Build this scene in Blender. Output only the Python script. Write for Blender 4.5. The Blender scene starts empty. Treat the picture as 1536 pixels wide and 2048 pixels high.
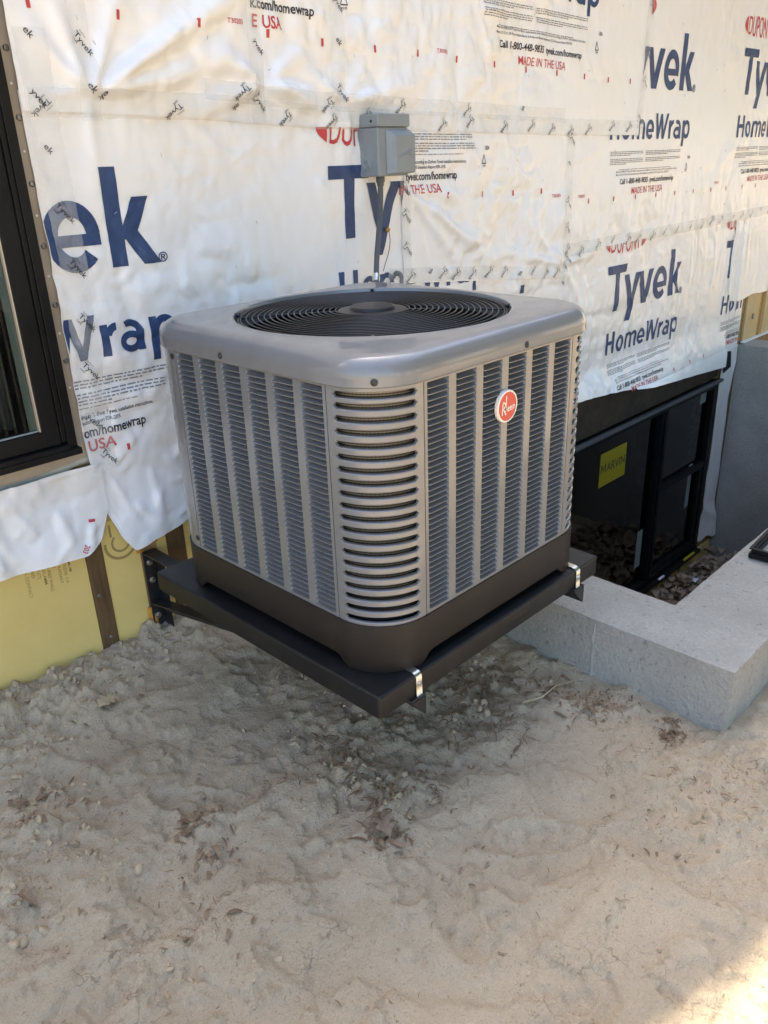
import bpy, bmesh, math, random
import numpy as np
from mathutils import Vector, Matrix, Euler

# ------------------------------------------------------------------ camera, sky, sun
scene = bpy.context.scene
COL = scene.collection
R = math.radians

def make_camera():
    cam = bpy.data.cameras.new('camera')
    cam.sensor_fit = 'VERTICAL'; cam.sensor_height = 36.0
    cam.lens = 1614.37 / 2048 * 36.0
    cam.clip_start = 0.05; cam.clip_end = 2000
    o = bpy.data.objects.new('camera', cam); COL.objects.link(o)
    yaw, pitch, roll = 0.7871, 0.4123, -0.0357
    f = Vector((math.sin(yaw) * math.cos(pitch), math.cos(yaw) * math.cos(pitch), -math.sin(pitch)))
    r = Vector((math.cos(yaw), -math.sin(yaw), 0)); u = r.cross(f)
    r2 = math.cos(roll) * r + math.sin(roll) * u
    u2 = -math.sin(roll) * r + math.cos(roll) * u
    m = Matrix((r2, u2, -f)).transposed().to_4x4()
    m.translation = Vector((-1.5961, -1.6077, 1.2331))
    o.matrix_world = m
    scene.camera = o
make_camera()

SUN_EL, SUN_AZ = R(60), R(35)          # azimuth measured from +y (behind the house) towards +x
SUN_DIR = Vector((math.cos(SUN_EL) * math.sin(SUN_AZ), math.cos(SUN_EL) * math.cos(SUN_AZ), math.sin(SUN_EL)))
world = bpy.data.worlds.new('World'); scene.world = world; world.use_nodes = True
wn = world.node_tree
sky = wn.nodes.new('ShaderNodeTexSky'); sky.sky_type = 'NISHITA'; sky.sun_disc = False
sky.sun_elevation = SUN_EL; sky.sun_rotation = SUN_AZ
sky.air_density = 1.0; sky.dust_density = 2.4; sky.ozone_density = 0.7
bg = wn.nodes['Background']; bg.inputs[1].default_value = 0.15
wn.links.new(sky.outputs[0], bg.inputs[0])
sun = bpy.data.lights.new('sun', 'SUN'); sun.energy = 3.6; sun.angle = R(1.2); sun.color = (1.0, 0.90, 0.74)
so = bpy.data.objects.new('sun', sun); COL.objects.link(so)
so.rotation_euler = SUN_DIR.to_track_quat('Z', 'Y').to_euler()
vs = scene.view_settings
vs.view_transform = 'Standard'; vs.look = 'None'; vs.gamma = 1.0; vs.use_curve_mapping = False
vs.exposure = 2.1
scene.cycles.max_bounces = 8; scene.cycles.diffuse_bounces = 4; scene.cycles.glossy_bounces = 4
scene.cycles.transparent_max_bounces = 12; scene.cycles.use_denoising = True; scene.cycles.denoising_prefilter = 'ACCURATE'

random.seed(7); RNG = np.random.default_rng(11)

# ------------------------------------------------------------------ helpers
def tag(o, label=None, cat=None, group=None, kind=None):
    if label: o['label'] = label
    if cat: o['category'] = cat
    if group: o['group'] = group
    if kind: o['kind'] = kind
    return o

def empty(name, loc=(0, 0, 0)):
    o = bpy.data.objects.new(name, None); COL.objects.link(o); o.location = loc
    o.empty_display_size = 0.05
    return o

def link(name, me, m=None, parent=None, loc=None):
    o = bpy.data.objects.new(name, me); COL.objects.link(o)
    if m is not None and len(me.materials) == 0: me.materials.append(m)
    if parent is not None:
        o.parent = parent
        par = Vector((0, 0, 0)); q = parent
        while q is not None: par += q.location; q = q.parent
        o.location = (Vector(loc) if loc else Vector((0, 0, 0))) - par
    elif loc: o.location = loc
    return o

class B:
    """collects geometry for one mesh"""
    def __init__(s): s.v = []; s.f = []
    def add(s, vs, fs):
        n = len(s.v); s.v += [tuple(p) for p in vs]; s.f += [tuple(i + n for i in f) for f in fs]
        return s
    def box(s, x0, x1, y0, y1, z0, z1):
        return s.add([(x0, y0, z0), (x1, y0, z0), (x1, y1, z0), (x0, y1, z0), (x0, y0, z1), (x1, y0, z1), (x1, y1, z1), (x0, y1, z1)],
                     [(0, 3, 2, 1), (4, 5, 6, 7), (0, 1, 5, 4), (1, 2, 6, 5), (2, 3, 7, 6), (3, 0, 4, 7)])
    def grid(s, P, flip=False, closed_u=False):
        """P[i][j] points"""
        ni, nj = len(P), len(P[0]); vs = [p for row in P for p in row]; fs = []
        for i in range(ni - (0 if closed_u else 1)):
            for j in range(nj - 1):
                a, b = i * nj + j, ((i + 1) % ni) * nj + j
                fs.append((a, a + 1, b + 1, b) if flip else (a, b, b + 1, a + 1))
        return s.add(vs, fs)
    def tube(s, pts, r, n=8, caps=True):
        pts = [Vector(p) for p in pts]; rs = r if isinstance(r, (list, tuple)) else [r] * len(pts)
        rings = []; t0 = (pts[1] - pts[0]).normalized()
        side = t0.cross(Vector((0, 0, 1)))
        if side.length < 1e-3: side = t0.cross(Vector((1, 0, 0)))
        side.normalize()
        for i, p in enumerate(pts):
            t = (pts[min(i + 1, len(pts) - 1)] - pts[max(i - 1, 0)]).normalized()
            side = (side - t * side.dot(t)).normalized(); up = t.cross(side)
            rings.append([p + (side * math.cos(a) + up * math.sin(a)) * rs[i] for a in [2 * math.pi * k / n for k in range(n)]])
        base = len(s.v)
        vs = [q for ring in rings for q in ring]; fs = []
        for i in range(len(rings) - 1):
            for k in range(n):
                fs.append((i * n + k, i * n + (k + 1) % n, (i + 1) * n + (k + 1) % n, (i + 1) * n + k))
        if caps:
            fs.append(tuple(reversed(range(n)))); fs.append(tuple(range((len(rings) - 1) * n, len(rings) * n)))
        return s.add(vs, fs)
    def lathe(s, prof, c, axis='Z', n=32, close=False):
        P = []
        for k in range(n):
            a = 2 * math.pi * k / n; row = []
            for (r, h) in prof:
                u, w = r * math.cos(a), r * math.sin(a)
                if axis == 'Z': row.append((c[0] + u, c[1] + w, c[2] + h))
                elif axis == 'Y': row.append((c[0] + u, c[1] + h, c[2] - w))
                else: row.append((c[0] + h, c[1] + u, c[2] + w))
            P.append(row)
        return s.grid(P, closed_u=True)
    def mesh(s, name, smooth=None):
        me = bpy.data.meshes.new(name); me.from_pydata(s.v, [], s.f); me.validate()
        if smooth is not None:
            me.polygons.foreach_set('use_smooth', [True] * len(me.polygons))
            me.set_sharp_from_angle(angle=R(smooth))
        me.update()
        return me
    def obj(s, name, m, parent=None, smooth=None, bevel=None, seg=2):
        o = link(name, s.mesh(name, smooth), m, parent)
        if bevel:
            md = o.modifiers.new('bevel', 'BEVEL'); md.width = bevel; md.segments = seg; md.limit_method = 'ANGLE'; md.angle_limit = R(40)
            md.harden_normals = False
        return o

def hash2(ix, iy, s):
    v = np.sin(ix * 127.1 + iy * 311.7 + s * 74.7) * 43758.5453
    return v - np.floor(v)
def vn(x, y, s=0):
    x = np.asarray(x, float); y = np.asarray(y, float)
    ix = np.floor(x); iy = np.floor(y); fx = x - ix; fy = y - iy
    fx = fx * fx * fx * (fx * (fx * 6 - 15) + 10); fy = fy * fy * fy * (fy * (fy * 6 - 15) + 10)
    a = hash2(ix, iy, s); b = hash2(ix + 1, iy, s); c = hash2(ix, iy + 1, s); d = hash2(ix + 1, iy + 1, s)
    return (a * (1 - fx) + b * fx) * (1 - fy) + (c * (1 - fx) + d * fx) * fy
def fbm(x, y, o=4, s=0):
    t = 0; a = 0.5
    for k in range(o):
        t = t + a * (vn(x, y, s + k * 3.1) - 0.5); x = np.asarray(x) * 2.03 + 1.7; y = np.asarray(y) * 2.03 + 4.1; a *= 0.5
    return t
def sstep(a, b, x):
    t = np.clip((np.asarray(x, float) - a) / (b - a), 0, 1); return t * t * (3 - 2 * t)

# ------------------------------------------------------------------ materials
def mat(name, col, rough=0.5, metal=0.0, col2=None, nscale=5.0, ndet=5.0, bump=0.0, bscale=80.0, bdist=0.002,
        spec=0.5, coat=0.0, lo=0.35, hi=0.65, rough2=None, stretch=None, col3=None, n3=40.0, coatr=0.1):
    m = bpy.data.materials.new(name); m.use_nodes = True
    nt = m.node_tree; N = nt.nodes; L = nt.links
    p = N['Principled BSDF']
    p.inputs['Base Color'].default_value = (*col, 1); p.inputs['Roughness'].default_value = rough
    p.inputs['Metallic'].default_value = metal; p.inputs['Specular IOR Level'].default_value = spec
    p.inputs['Coat Weight'].default_value = coat; p.inputs['Coat Roughness'].default_value = coatr
    tc = N.new('ShaderNodeTexCoord'); vec = tc.outputs['Object']
    if stretch:
        mp = N.new('ShaderNodeMapping'); mp.inputs['Scale'].default_value = stretch
        L.new(vec, mp.inputs[0]); vec = mp.outputs[0]
    if col2:
        t = N.new('ShaderNodeTexNoise'); t.inputs['Scale'].default_value = nscale; t.inputs['Detail'].default_value = ndet
        t.inputs['Roughness'].default_value = 0.6
        L.new(vec, t.inputs['Vector'])
        mr = N.new('ShaderNodeMapRange'); mr.inputs[1].default_value = lo; mr.inputs[2].default_value = hi
        L.new(t.outputs['Fac'], mr.inputs[0])
        mx = N.new('ShaderNodeMix'); mx.data_type = 'RGBA'
        mx.inputs[6].default_value = (*col, 1); mx.inputs[7].default_value = (*col2, 1)
        L.new(mr.outputs[0], mx.inputs[0]); out = mx.outputs[2]
        if col3:
            t3 = N.new('ShaderNodeTexNoise'); t3.inputs['Scale'].default_value = n3; t3.inputs['Detail'].default_value = 6
            L.new(vec, t3.inputs['Vector'])
            m3 = N.new('ShaderNodeMapRange'); m3.inputs[1].default_value = 0.52; m3.inputs[2].default_value = 0.72
            L.new(t3.outputs['Fac'], m3.inputs[0])
            x3 = N.new('ShaderNodeMix'); x3.data_type = 'RGBA'; x3.inputs[7].default_value = (*col3, 1)
            L.new(out, x3.inputs[6]); L.new(m3.outputs[0], x3.inputs[0]); out = x3.outputs[2]
        L.new(out, p.inputs['Base Color'])
        if rough2 is not None:
            r = N.new('ShaderNodeMapRange'); r.inputs[3].default_value = rough; r.inputs[4].default_value = rough2
            L.new(mr.outputs[0], r.inputs[0]); L.new(r.outputs[0], p.inputs['Roughness'])
    if bump:
        b = N.new('ShaderNodeTexNoise'); b.inputs['Scale'].default_value = bscale; b.inputs['Detail'].default_value = 6
        b.inputs['Roughness'].default_value = 0.65
        L.new(vec, b.inputs['Vector'])
        bm_ = N.new('ShaderNodeBump'); bm_.inputs['Strength'].default_value = bump; bm_.inputs['Distance'].default_value = bdist
        L.new(b.outputs['Fac'], bm_.inputs['Height']); L.new(bm_.outputs[0], p.inputs['Normal'])
    return m

def glass(name, tint=(0.75, 0.8, 0.78), ior=1.5):
    m = bpy.data.materials.new(name); m.use_nodes = True
    N = m.node_tree.nodes; L = m.node_tree.links; N.remove(N['Principled BSDF'])
    t = N.new('ShaderNodeBsdfTransparent'); t.inputs[0].default_value = (*tint, 1)
    g = N.new('ShaderNodeBsdfGlossy'); g.inputs['Roughness'].default_value = 0.03
    fr = N.new('ShaderNodeFresnel'); fr.inputs[0].default_value = ior
    mx = N.new('ShaderNodeMixShader')
    L.new(fr.outputs[0], mx.inputs[0]); L.new(t.outputs[0], mx.inputs[1]); L.new(g.outputs[0], mx.inputs[2])
    L.new(mx.outputs[0], N['Material Output'].inputs[0])
    return m

def clear_tape(name):
    m = bpy.data.materials.new(name); m.use_nodes = True
    N = m.node_tree.nodes; L = m.node_tree.links; p = N['Principled BSDF']
    p.inputs['Base Color'].default_value = (0.80, 0.79, 0.74, 1); p.inputs['Roughness'].default_value = 0.3
    t = N.new('ShaderNodeBsdfTransparent')
    tc = N.new('ShaderNodeTexCoord'); nz = N.new('ShaderNodeTexNoise'); nz.inputs['Scale'].default_value = 9; nz.inputs['Detail'].default_value = 4
    L.new(tc.outputs['Object'], nz.inputs['Vector'])
    mr = N.new('ShaderNodeMapRange'); mr.inputs[1].default_value = 0.3; mr.inputs[2].default_value = 0.7; mr.inputs[3].default_value = 0.15; mr.inputs[4].default_value = 0.28
    L.new(nz.outputs['Fac'], mr.inputs[0])
    mx = N.new('ShaderNodeMixShader'); L.new(mr.outputs[0], mx.inputs[0])
    L.new(t.outputs[0], mx.inputs[1]); L.new(p.outputs[0], mx.inputs[2]); L.new(mx.outputs[0], N['Material Output'].inputs[0])
    return m

def soil_mat(name, c1, c2, dark, fine=230.0, cracks=True):
    m = mat(name, c1, 0.93, col2=c2, nscale=1.4, ndet=9, spec=0.2)
    N = m.node_tree.nodes; L = m.node_tree.links; p = N['Principled BSDF']
    tc = N.new('ShaderNodeTexCoord'); vec = tc.outputs['Object']
    src = p.inputs['Base Color'].links[0].from_socket
    def noise(sc, det, a, b_, c, d, rough=.65):
        t = N.new('ShaderNodeTexNoise'); t.inputs['Scale'].default_value = sc; t.inputs['Detail'].default_value = det; t.inputs['Roughness'].default_value = rough
        L.new(vec, t.inputs['Vector']); r = N.new('ShaderNodeMapRange'); L.new(t.outputs['Fac'], r.inputs[0])
        for i, v in enumerate((a, b_, c, d)): r.inputs[1 + i].default_value = v
        return t, r.outputs[0]
    def mixc(a, colr, f, mode='MIX'):
        x = N.new('ShaderNodeMix'); x.data_type = 'RGBA'; x.blend_type = mode; L.new(a, x.inputs[6]); L.new(f, x.inputs[0])
        if hasattr(colr, 'links'): L.new(colr, x.inputs[7])
        else: x.inputs[7].default_value = (*colr, 1)
        return x.outputs[2]
    def mul(a, b_):
        x = N.new('ShaderNodeMath'); x.operation = 'MULTIPLY'; L.new(a, x.inputs[0]); L.new(b_, x.inputs[1]); return x.outputs[0]
    t1, g1 = noise(fine, 5, .3, .7, 0, .5); src = mixc(src, tuple(v * .55 for v in c1), g1)
    t2, g2 = noise(fine * .45, 4, .60, .72, 0, .75); src = mixc(src, dark, g2)
    t3, g3 = noise(7, 6, .5, .68, 0, .45); src = mixc(src, c2, g3)
    t4, g4 = noise(fine * .8, 3, .66, .74, 0, .6); src = mixc(src, tuple(min(1, v * 1.35) for v in c1), g4)
    hb = t1.outputs['Fac']
    if cracks:
        v = N.new('ShaderNodeTexVoronoi'); v.feature = 'DISTANCE_TO_EDGE'; v.inputs['Scale'].default_value = 17; v.inputs['Randomness'].default_value = 1
        wv = N.new('ShaderNodeTexNoise'); wv.inputs['Scale'].default_value = 20; L.new(vec, wv.inputs['Vector'])
        av = N.new('ShaderNodeVectorMath'); av.operation = 'MULTIPLY_ADD'; av.inputs[1].default_value = (.08, .08, .08); L.new(wv.outputs['Color'], av.inputs[0]); L.new(vec, av.inputs[2]); L.new(av.outputs[0], v.inputs['Vector'])
        cr = N.new('ShaderNodeMapRange'); cr.inputs[1].default_value = .0; cr.inputs[2].default_value = .035; cr.inputs[3].default_value = 1; cr.inputs[4].default_value = 0; L.new(v.outputs['Distance'], cr.inputs[0])
        _, mk_ = noise(3.2, 5, .55, .66, 0, .8); src = mixc(src, dark, mul(cr.outputs[0], mk_))
    L.new(src, p.inputs['Base Color'])
    b = N.new('ShaderNodeBump'); b.inputs['Strength'].default_value = .8; b.inputs['Distance'].default_value = .005; L.new(hb, b.inputs['Height'])
    t5, _ = noise(60, 6, 0, 1, 0, 1); b2 = N.new('ShaderNodeBump'); b2.inputs['Strength'].default_value = .8; b2.inputs['Distance'].default_value = .012; L.new(t5.outputs['Fac'], b2.inputs['Height']); L.new(b.outputs[0], b2.inputs['Normal']); L.new(b2.outputs[0], p.inputs['Normal'])
    return m

def coil_mat():
    m = mat('coil_fins', (0.20, 0.13, 0.05), 0.45, 0.5)
    N = m.node_tree.nodes; L = m.node_tree.links; p = N['Principled BSDF']
    tc = N.new('ShaderNodeTexCoord'); sp = N.new('ShaderNodeSeparateXYZ'); L.new(tc.outputs['Object'], sp.inputs[0])
    ad = N.new('ShaderNodeMath'); ad.operation = 'SUBTRACT'; L.new(sp.outputs[0], ad.inputs[0]); L.new(sp.outputs[1], ad.inputs[1])
    def stripe(src, sc):
        a = N.new('ShaderNodeMath'); a.operation = 'MULTIPLY'; a.inputs[1].default_value = sc; L.new(src, a.inputs[0])
        b = N.new('ShaderNodeMath'); b.operation = 'SINE'; L.new(a.outputs[0], b.inputs[0])
        c = N.new('ShaderNodeMapRange'); c.inputs[1].default_value = -0.6; c.inputs[2].default_value = 0.6; L.new(b.outputs[0], c.inputs[0]); return c.outputs[0]
    s1 = stripe(ad.outputs[0], 2 * math.pi / 0.0042); s2 = stripe(sp.outputs[2], 2 * math.pi / 0.006)
    mu = N.new('ShaderNodeMath'); mu.operation = 'MULTIPLY'; L.new(s1, mu.inputs[0]); L.new(s2, mu.inputs[1])
    mx = N.new('ShaderNodeMix'); mx.data_type = 'RGBA'; mx.inputs[6].default_value = (0.06, 0.045, 0.03, 1); mx.inputs[7].default_value = (0.46, 0.37, 0.24, 1)
    L.new(mu.outputs[0], mx.inputs[0]); L.new(mx.outputs[2], p.inputs['Base Color'])
    return m

M = {}
M['wrap'] = mat('wrap_fabric', (0.82, 0.815, 0.80), 0.27, col2=(0.83, 0.795, 0.725), nscale=2.2, ndet=6, lo=0.42, hi=0.68, bump=0.25, bscale=140, bdist=0.0006, spec=0.5)
M['blue'] = mat('blue_ink', (0.016, 0.042, 0.125), 0.5, col2=(0.03, 0.065, 0.16), nscale=20)
M['red'] = mat('red_ink', (0.52, 0.055, 0.06), 0.5)
M['black_ink'] = mat('black_ink', (0.022, 0.022, 0.03), 0.5)
M['grey_ink'] = mat('grey_ink', (0.20, 0.20, 0.21), 0.6)
M['tape'] = clear_tape('clear_tape')
M['foam'] = mat('yellow_foam', (0.75, 0.575, 0.20), 0.7, col2=(0.71, 0.53, 0.175), nscale=6, bump=0.12, bscale=200, bdist=0.0008, col3=(0.72, 0.55, 0.19), n3=40)
M['foam_ink'] = mat('foam_print', (0.34, 0.25, 0.08), 0.8)
M['spray_foam'] = mat('spray_foam', (0.58, 0.30, 0.045), 0.6, col2=(0.42, 0.19, 0.03), nscale=30, bump=0.4, bscale=60)
M['batten'] = mat('treated_wood', (0.145, 0.083, 0.03), 0.7, col2=(0.085, 0.046, 0.017), nscale=3, stretch=(30, 30, 2.5), bump=0.25, bscale=10)
M['pine'] = mat('pine_wood', (0.62, 0.46, 0.22), 0.65, col2=(0.52, 0.35, 0.15), nscale=3, stretch=(25, 25, 2.0), bump=0.1, bscale=10)
M['osb'] = mat('sheathing', (0.40, 0.25, 0.10), 0.75, col2=(0.25, 0.14, 0.05), nscale=25, bump=0.3, bscale=40)
M['black_frame'] = mat('black_frame', (0.005, 0.005, 0.0055), 0.42, col2=(0.009, 0.009, 0.009), spec=0.22, nscale=9, bump=0.03, bscale=300)
M['flange'] = mat('tan_flange', (0.44, 0.37, 0.285), 0.5, col2=(0.38, 0.31, 0.23), nscale=8)
M['flash_tape'] = mat('flashing_tape', (0.50, 0.50, 0.43), 0.4, col2=(0.42, 0.43, 0.37), nscale=40, bump=0.3, bscale=250)
M['glass'] = glass('window_glass', (0.62, 0.68, 0.66))
M['glass_low'] = glass('basement_glass', (0.6, 0.65, 0.65), 1.9)
M['dark_room'] = mat('dark_room', (0.2, 0.2, 0.2), 0.9)
M['curtain'] = mat('curtain', (0.10, 0.105, 0.10), 0.9, col2=(0.06, 0.062, 0.06), nscale=12)
M['spacer'] = mat('glass_spacer', (0.55, 0.47, 0.36), 0.35, 0.3)
M['spacer_grey'] = mat('spacer_grey', (0.25, 0.30, 0.29), 0.35)
M['paint'] = mat('grey_paint', (0.205, 0.206, 0.208), 0.36, 0.25, col2=(0.182, 0.182, 0.182), nscale=7, ndet=9, rough2=.5, spec=0.5, bump=0.02, bscale=500, bdist=0.0003, coat=0.7, coatr=0.06)
M['base'] = mat('dark_plastic', (0.020, 0.016, 0.0135), 0.45, col2=(0.032, 0.027, 0.022), lo=.48, hi=.8, rough2=.6, spec=0.3, nscale=9, ndet=9, bump=0.08, bscale=350, bdist=0.0005)
M['pad'] = mat('pad_plastic', (0.006, 0.006, 0.0065), 0.45, col2=(0.008, 0.008, 0.008), spec=0.35, nscale=5, bump=0.35, bscale=420, bdist=0.0006, col3=(0.014, 0.013, 0.012), n3=18)
M['steel_black'] = mat('black_steel', (0.018, 0.018, 0.019), 0.38, 0.2, col2=(0.05, 0.048, 0.045), nscale=25, lo=0.5, hi=0.75)
M['zinc'] = mat('zinc', (0.72, 0.72, 0.68), 0.28, 1.0, col2=(0.6, 0.6, 0.57), nscale=30)
M['bolt'] = mat('bolt_steel', (0.35, 0.34, 0.32), 0.35, 0.9)
M['wire_black'] = mat('grille_wire', (0.009, 0.009, 0.011), 0.34, 0.0, spec=0.4)
M['fan_black'] = mat('fan_plastic', (0.006, 0.0065, 0.008), 0.35, spec=0.3)
M['coil'] = coil_mat()
M['inner'] = mat('inner_dark', (0.012, 0.012, 0.012), 0.7)
M['badge_red'] = mat('badge_red', (0.52, 0.018, 0.012), 0.3, coat=0.3)
M['badge_white'] = mat('badge_white', (0.78, 0.72, 0.62), 0.35)
M['box_grey'] = mat('enclosure_grey', (0.235, 0.262, 0.268), 0.42, col2=(0.21, 0.235, 0.242), nscale=10, bump=0.05, bscale=400, bdist=0.0004)
M['conduit'] = mat('conduit_grey', (0.085, 0.088, 0.09), 0.5)
M['concrete'] = soil_mat('concrete', (0.50, 0.47, 0.41), (0.32, 0.30, 0.255), (0.15, 0.14, 0.12), 95.0, False)
M['joint'] = mat('form_joint', (0.42, 0.39, 0.34), 0.9)
M['sand'] = soil_mat('sandy_soil', (0.63, 0.50, 0.34), (0.49, 0.385, 0.258), (0.21, 0.15, 0.095))
M['clod'] = mat('soil_clod', (0.50, 0.385, 0.245), 0.95, col2=(0.38, 0.29, 0.185), nscale=12, bump=0.5, bscale=120, bdist=0.003, spec=0.2)
M['litter'] = mat('dry_litter', (0.17, 0.10, 0.055), 0.85, col2=(0.30, 0.20, 0.115), nscale=14)
M['leaf'] = mat('dead_leaf', (0.21, 0.13, 0.075), 0.7, col2=(0.33, 0.24, 0.16), nscale=9, bump=0.3, bscale=120)
M['leaf_pale'] = mat('pale_leaf', (0.50, 0.40, 0.24), 0.7, col2=(0.40, 0.30, 0.17), nscale=15)
M['sticker'] = mat('yellow_sticker', (0.42, 0.35, 0.015), 0.5)
M['paper'] = mat('white_paper', (0.75, 0.75, 0.74), 0.6)
M['green'] = mat('green_leaf', (0.16, 0.36, 0.04), 0.5)
M['dark_wood'] = mat('dark_wood', (0.05, 0.03, 0.014), 0.8, col2=(0.025, 0.016, 0.009), nscale=12)
M['shingle'] = mat('roofing', (0.10, 0.095, 0.09), 0.9, col2=(0.06, 0.06, 0.06), nscale=8, bump=0.4, bscale=40)
M['soffit'] = mat('soffit_board', (0.55, 0.42, 0.25), 0.7, col2=(0.45, 0.33, 0.18), nscale=4)

# ------------------------------------------------------------------ ground
def ground_h(x, y):
    x = np.asarray(x, float); y = np.asarray(y, float)
    near = np.exp(-np.maximum(0, 0.8 - y) / 0.30) * (1 - sstep(0.05, 0.45, x))
    z = -0.395 + 0.065 * near
    z = z + 0.045 * fbm(x * 0.9 + 3, y * 0.9, 4, 2) + 0.022 * fbm(x * 3.1, y * 3.1, 4, 5)
    fade = np.exp(-((x + 0.2) ** 2 + (y + 0.3) ** 2) / 40.0)
    # crusts: small broken ledges
    c1 = fbm(x * 5 + 9, y * 5, 5, 21); c2 = fbm(x * 11 + 2, y * 11, 4, 33)
    z = z + fade * (0.013 * sstep(0.03, 0.042, c1) + 0.010 * sstep(-0.10, -0.088, c1) + 0.008 * sstep(0.05, 0.062, c2))
    z = z + fade * (0.011 * fbm(x * 14, y * 14, 3, 8) + 0.006 * fbm(x * 40, y * 40, 2, 9) + 0.005 * fbm(x * 85, y * 85, 1, 19))
    # lumpy loose soil: along the house wall, left edge, under the pad, beside the well wall
    lump = np.exp(-((y - 0.74) / 0.16) ** 2) * (1 - sstep(-0.05, 0.2, x))
    lump = lump + np.exp(-((x + 1.15) / 0.16) ** 2 - ((y - 0.14) / 0.22) ** 2) * 0.9
    lump = lump + np.exp(-((x - 0.1) / 0.35) ** 2 - ((y + 0.15) / 0.35) ** 2) * 0.8
    lump = lump + np.exp(-((x + 0.40) / 0.10) ** 2 - ((y + 0.30) / 0.25) ** 2) * 0.8
    lump = lump + np.exp(-((x - 0.2) / 0.25) ** 2 - ((y + 1.05) / 0.2) ** 2) * 0.6
    lump = lump + np.exp(-((x + 0.9) / 0.3) ** 2 - ((y - 0.6) / 0.15) ** 2) * 0.7
    rid = np.abs(fbm(x * 9, y * 9, 4, 41)); rid2 = np.abs(fbm(x * 22, y * 22, 3, 47))
    z = z + lump * (0.10 * rid + 0.07 * rid2 + 0.008)
    # old foot and tyre prints
    for (cx, cy, rx, ry, a, dep) in ((-0.75, -0.02, 0.05, 0.14, 0.6, 0.012), (-0.95, 0.3, 0.05, 0.13, 0.2, 0.010), (-0.55, -0.75, 0.05, 0.14, -0.5, 0.010),
                                     (-0.25, -0.75, 0.05, 0.15, 0.9, 0.009), (-0.05, -1.0, 0.05, 0.13, 0.4, 0.008)):
        u = (x - cx) * math.cos(a) + (y - cy) * math.sin(a); w = -(x - cx) * math.sin(a) + (y - cy) * math.cos(a)
        q = np.sqrt((u / rx) ** 2 + (w / ry) ** 2)
        z = z - dep * (1 - sstep(0.75, 1.05, q)) + dep * 0.6 * np.exp(-((q - 1.15) / 0.15) ** 2)
    u = (x + 0.62) * math.cos(0.75) + (y - 0.15) * math.sin(0.75); w = -(x + 0.62) * math.sin(0.75) + (y - 0.15) * math.cos(0.75)
    trk = np.exp(-(w / 0.012) ** 2) * sstep(-0.25, -0.2, u) * (1 - sstep(0.12, 0.16, u))
    z = z + fade * 0.008 * trk * (0.5 + 0.5 * np.sin(u * 2 * math.pi / 0.028))
    return z

def axis(lo, hi, step, far, grow=1.22):
    a = list(np.arange(lo, hi + 1e-6, step)); s = step; v = hi
    while v < far: s *= grow; v += s; a.append(v)
    s = step; v = lo; pre = []
    while v > -far: s *= grow; v -= s; pre.append(v)
    return np.array(pre[::-1] + a)
WELL_X0, WELL_X1, WELL_Y0 = 0.485, 5.00, -0.945      # outer faces of the concrete well
def make_ground():
    xs = axis(-1.75, 1.1, 0.0085, 400); ys = axis(-1.65, 0.86, 0.0085, 400)
    X, Y = np.meshgrid(xs, ys, indexing='ij'); Z = ground_h(X, Y)
    nx, ny = len(xs), len(ys)
    idx = np.arange(nx * ny).reshape(nx, ny)
    q = np.stack([idx[:-1, :-1], idx[1:, :-1], idx[1:, 1:], idx[:-1, 1:]], -1).reshape(-1, 4)
    cx = ((X[:-1, :-1] + X[1:, 1:]) / 2).ravel(); cy = ((Y[:-1, :-1] + Y[1:, 1:]) / 2).ravel()
    hole = (cx > WELL_X0 + 0.06) & (cx < WELL_X1 - 0.06) & (cy > WELL_Y0 + 0.06) & (cy < 0.86)
    q = q[~hole]
    me = bpy.data.meshes.new('ground')
    me.vertices.add(nx * ny); me.vertices.foreach_set('co', np.stack([X, Y, Z], -1).astype(np.float32).ravel())
    me.loops.add(q.size); me.loops.foreach_set('vertex_index', q.astype(np.int32).ravel())
    me.polygons.add(len(q)); me.polygons.foreach_set('loop_start', np.arange(0, q.size, 4, dtype=np.int32))
    me.polygons.foreach_set('use_smooth', np.ones(len(q), bool))
    me.update(); me.validate()
    o = link('ground', me, M['sand']); tag(o, kind='structure')
    return o
make_ground()

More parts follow.
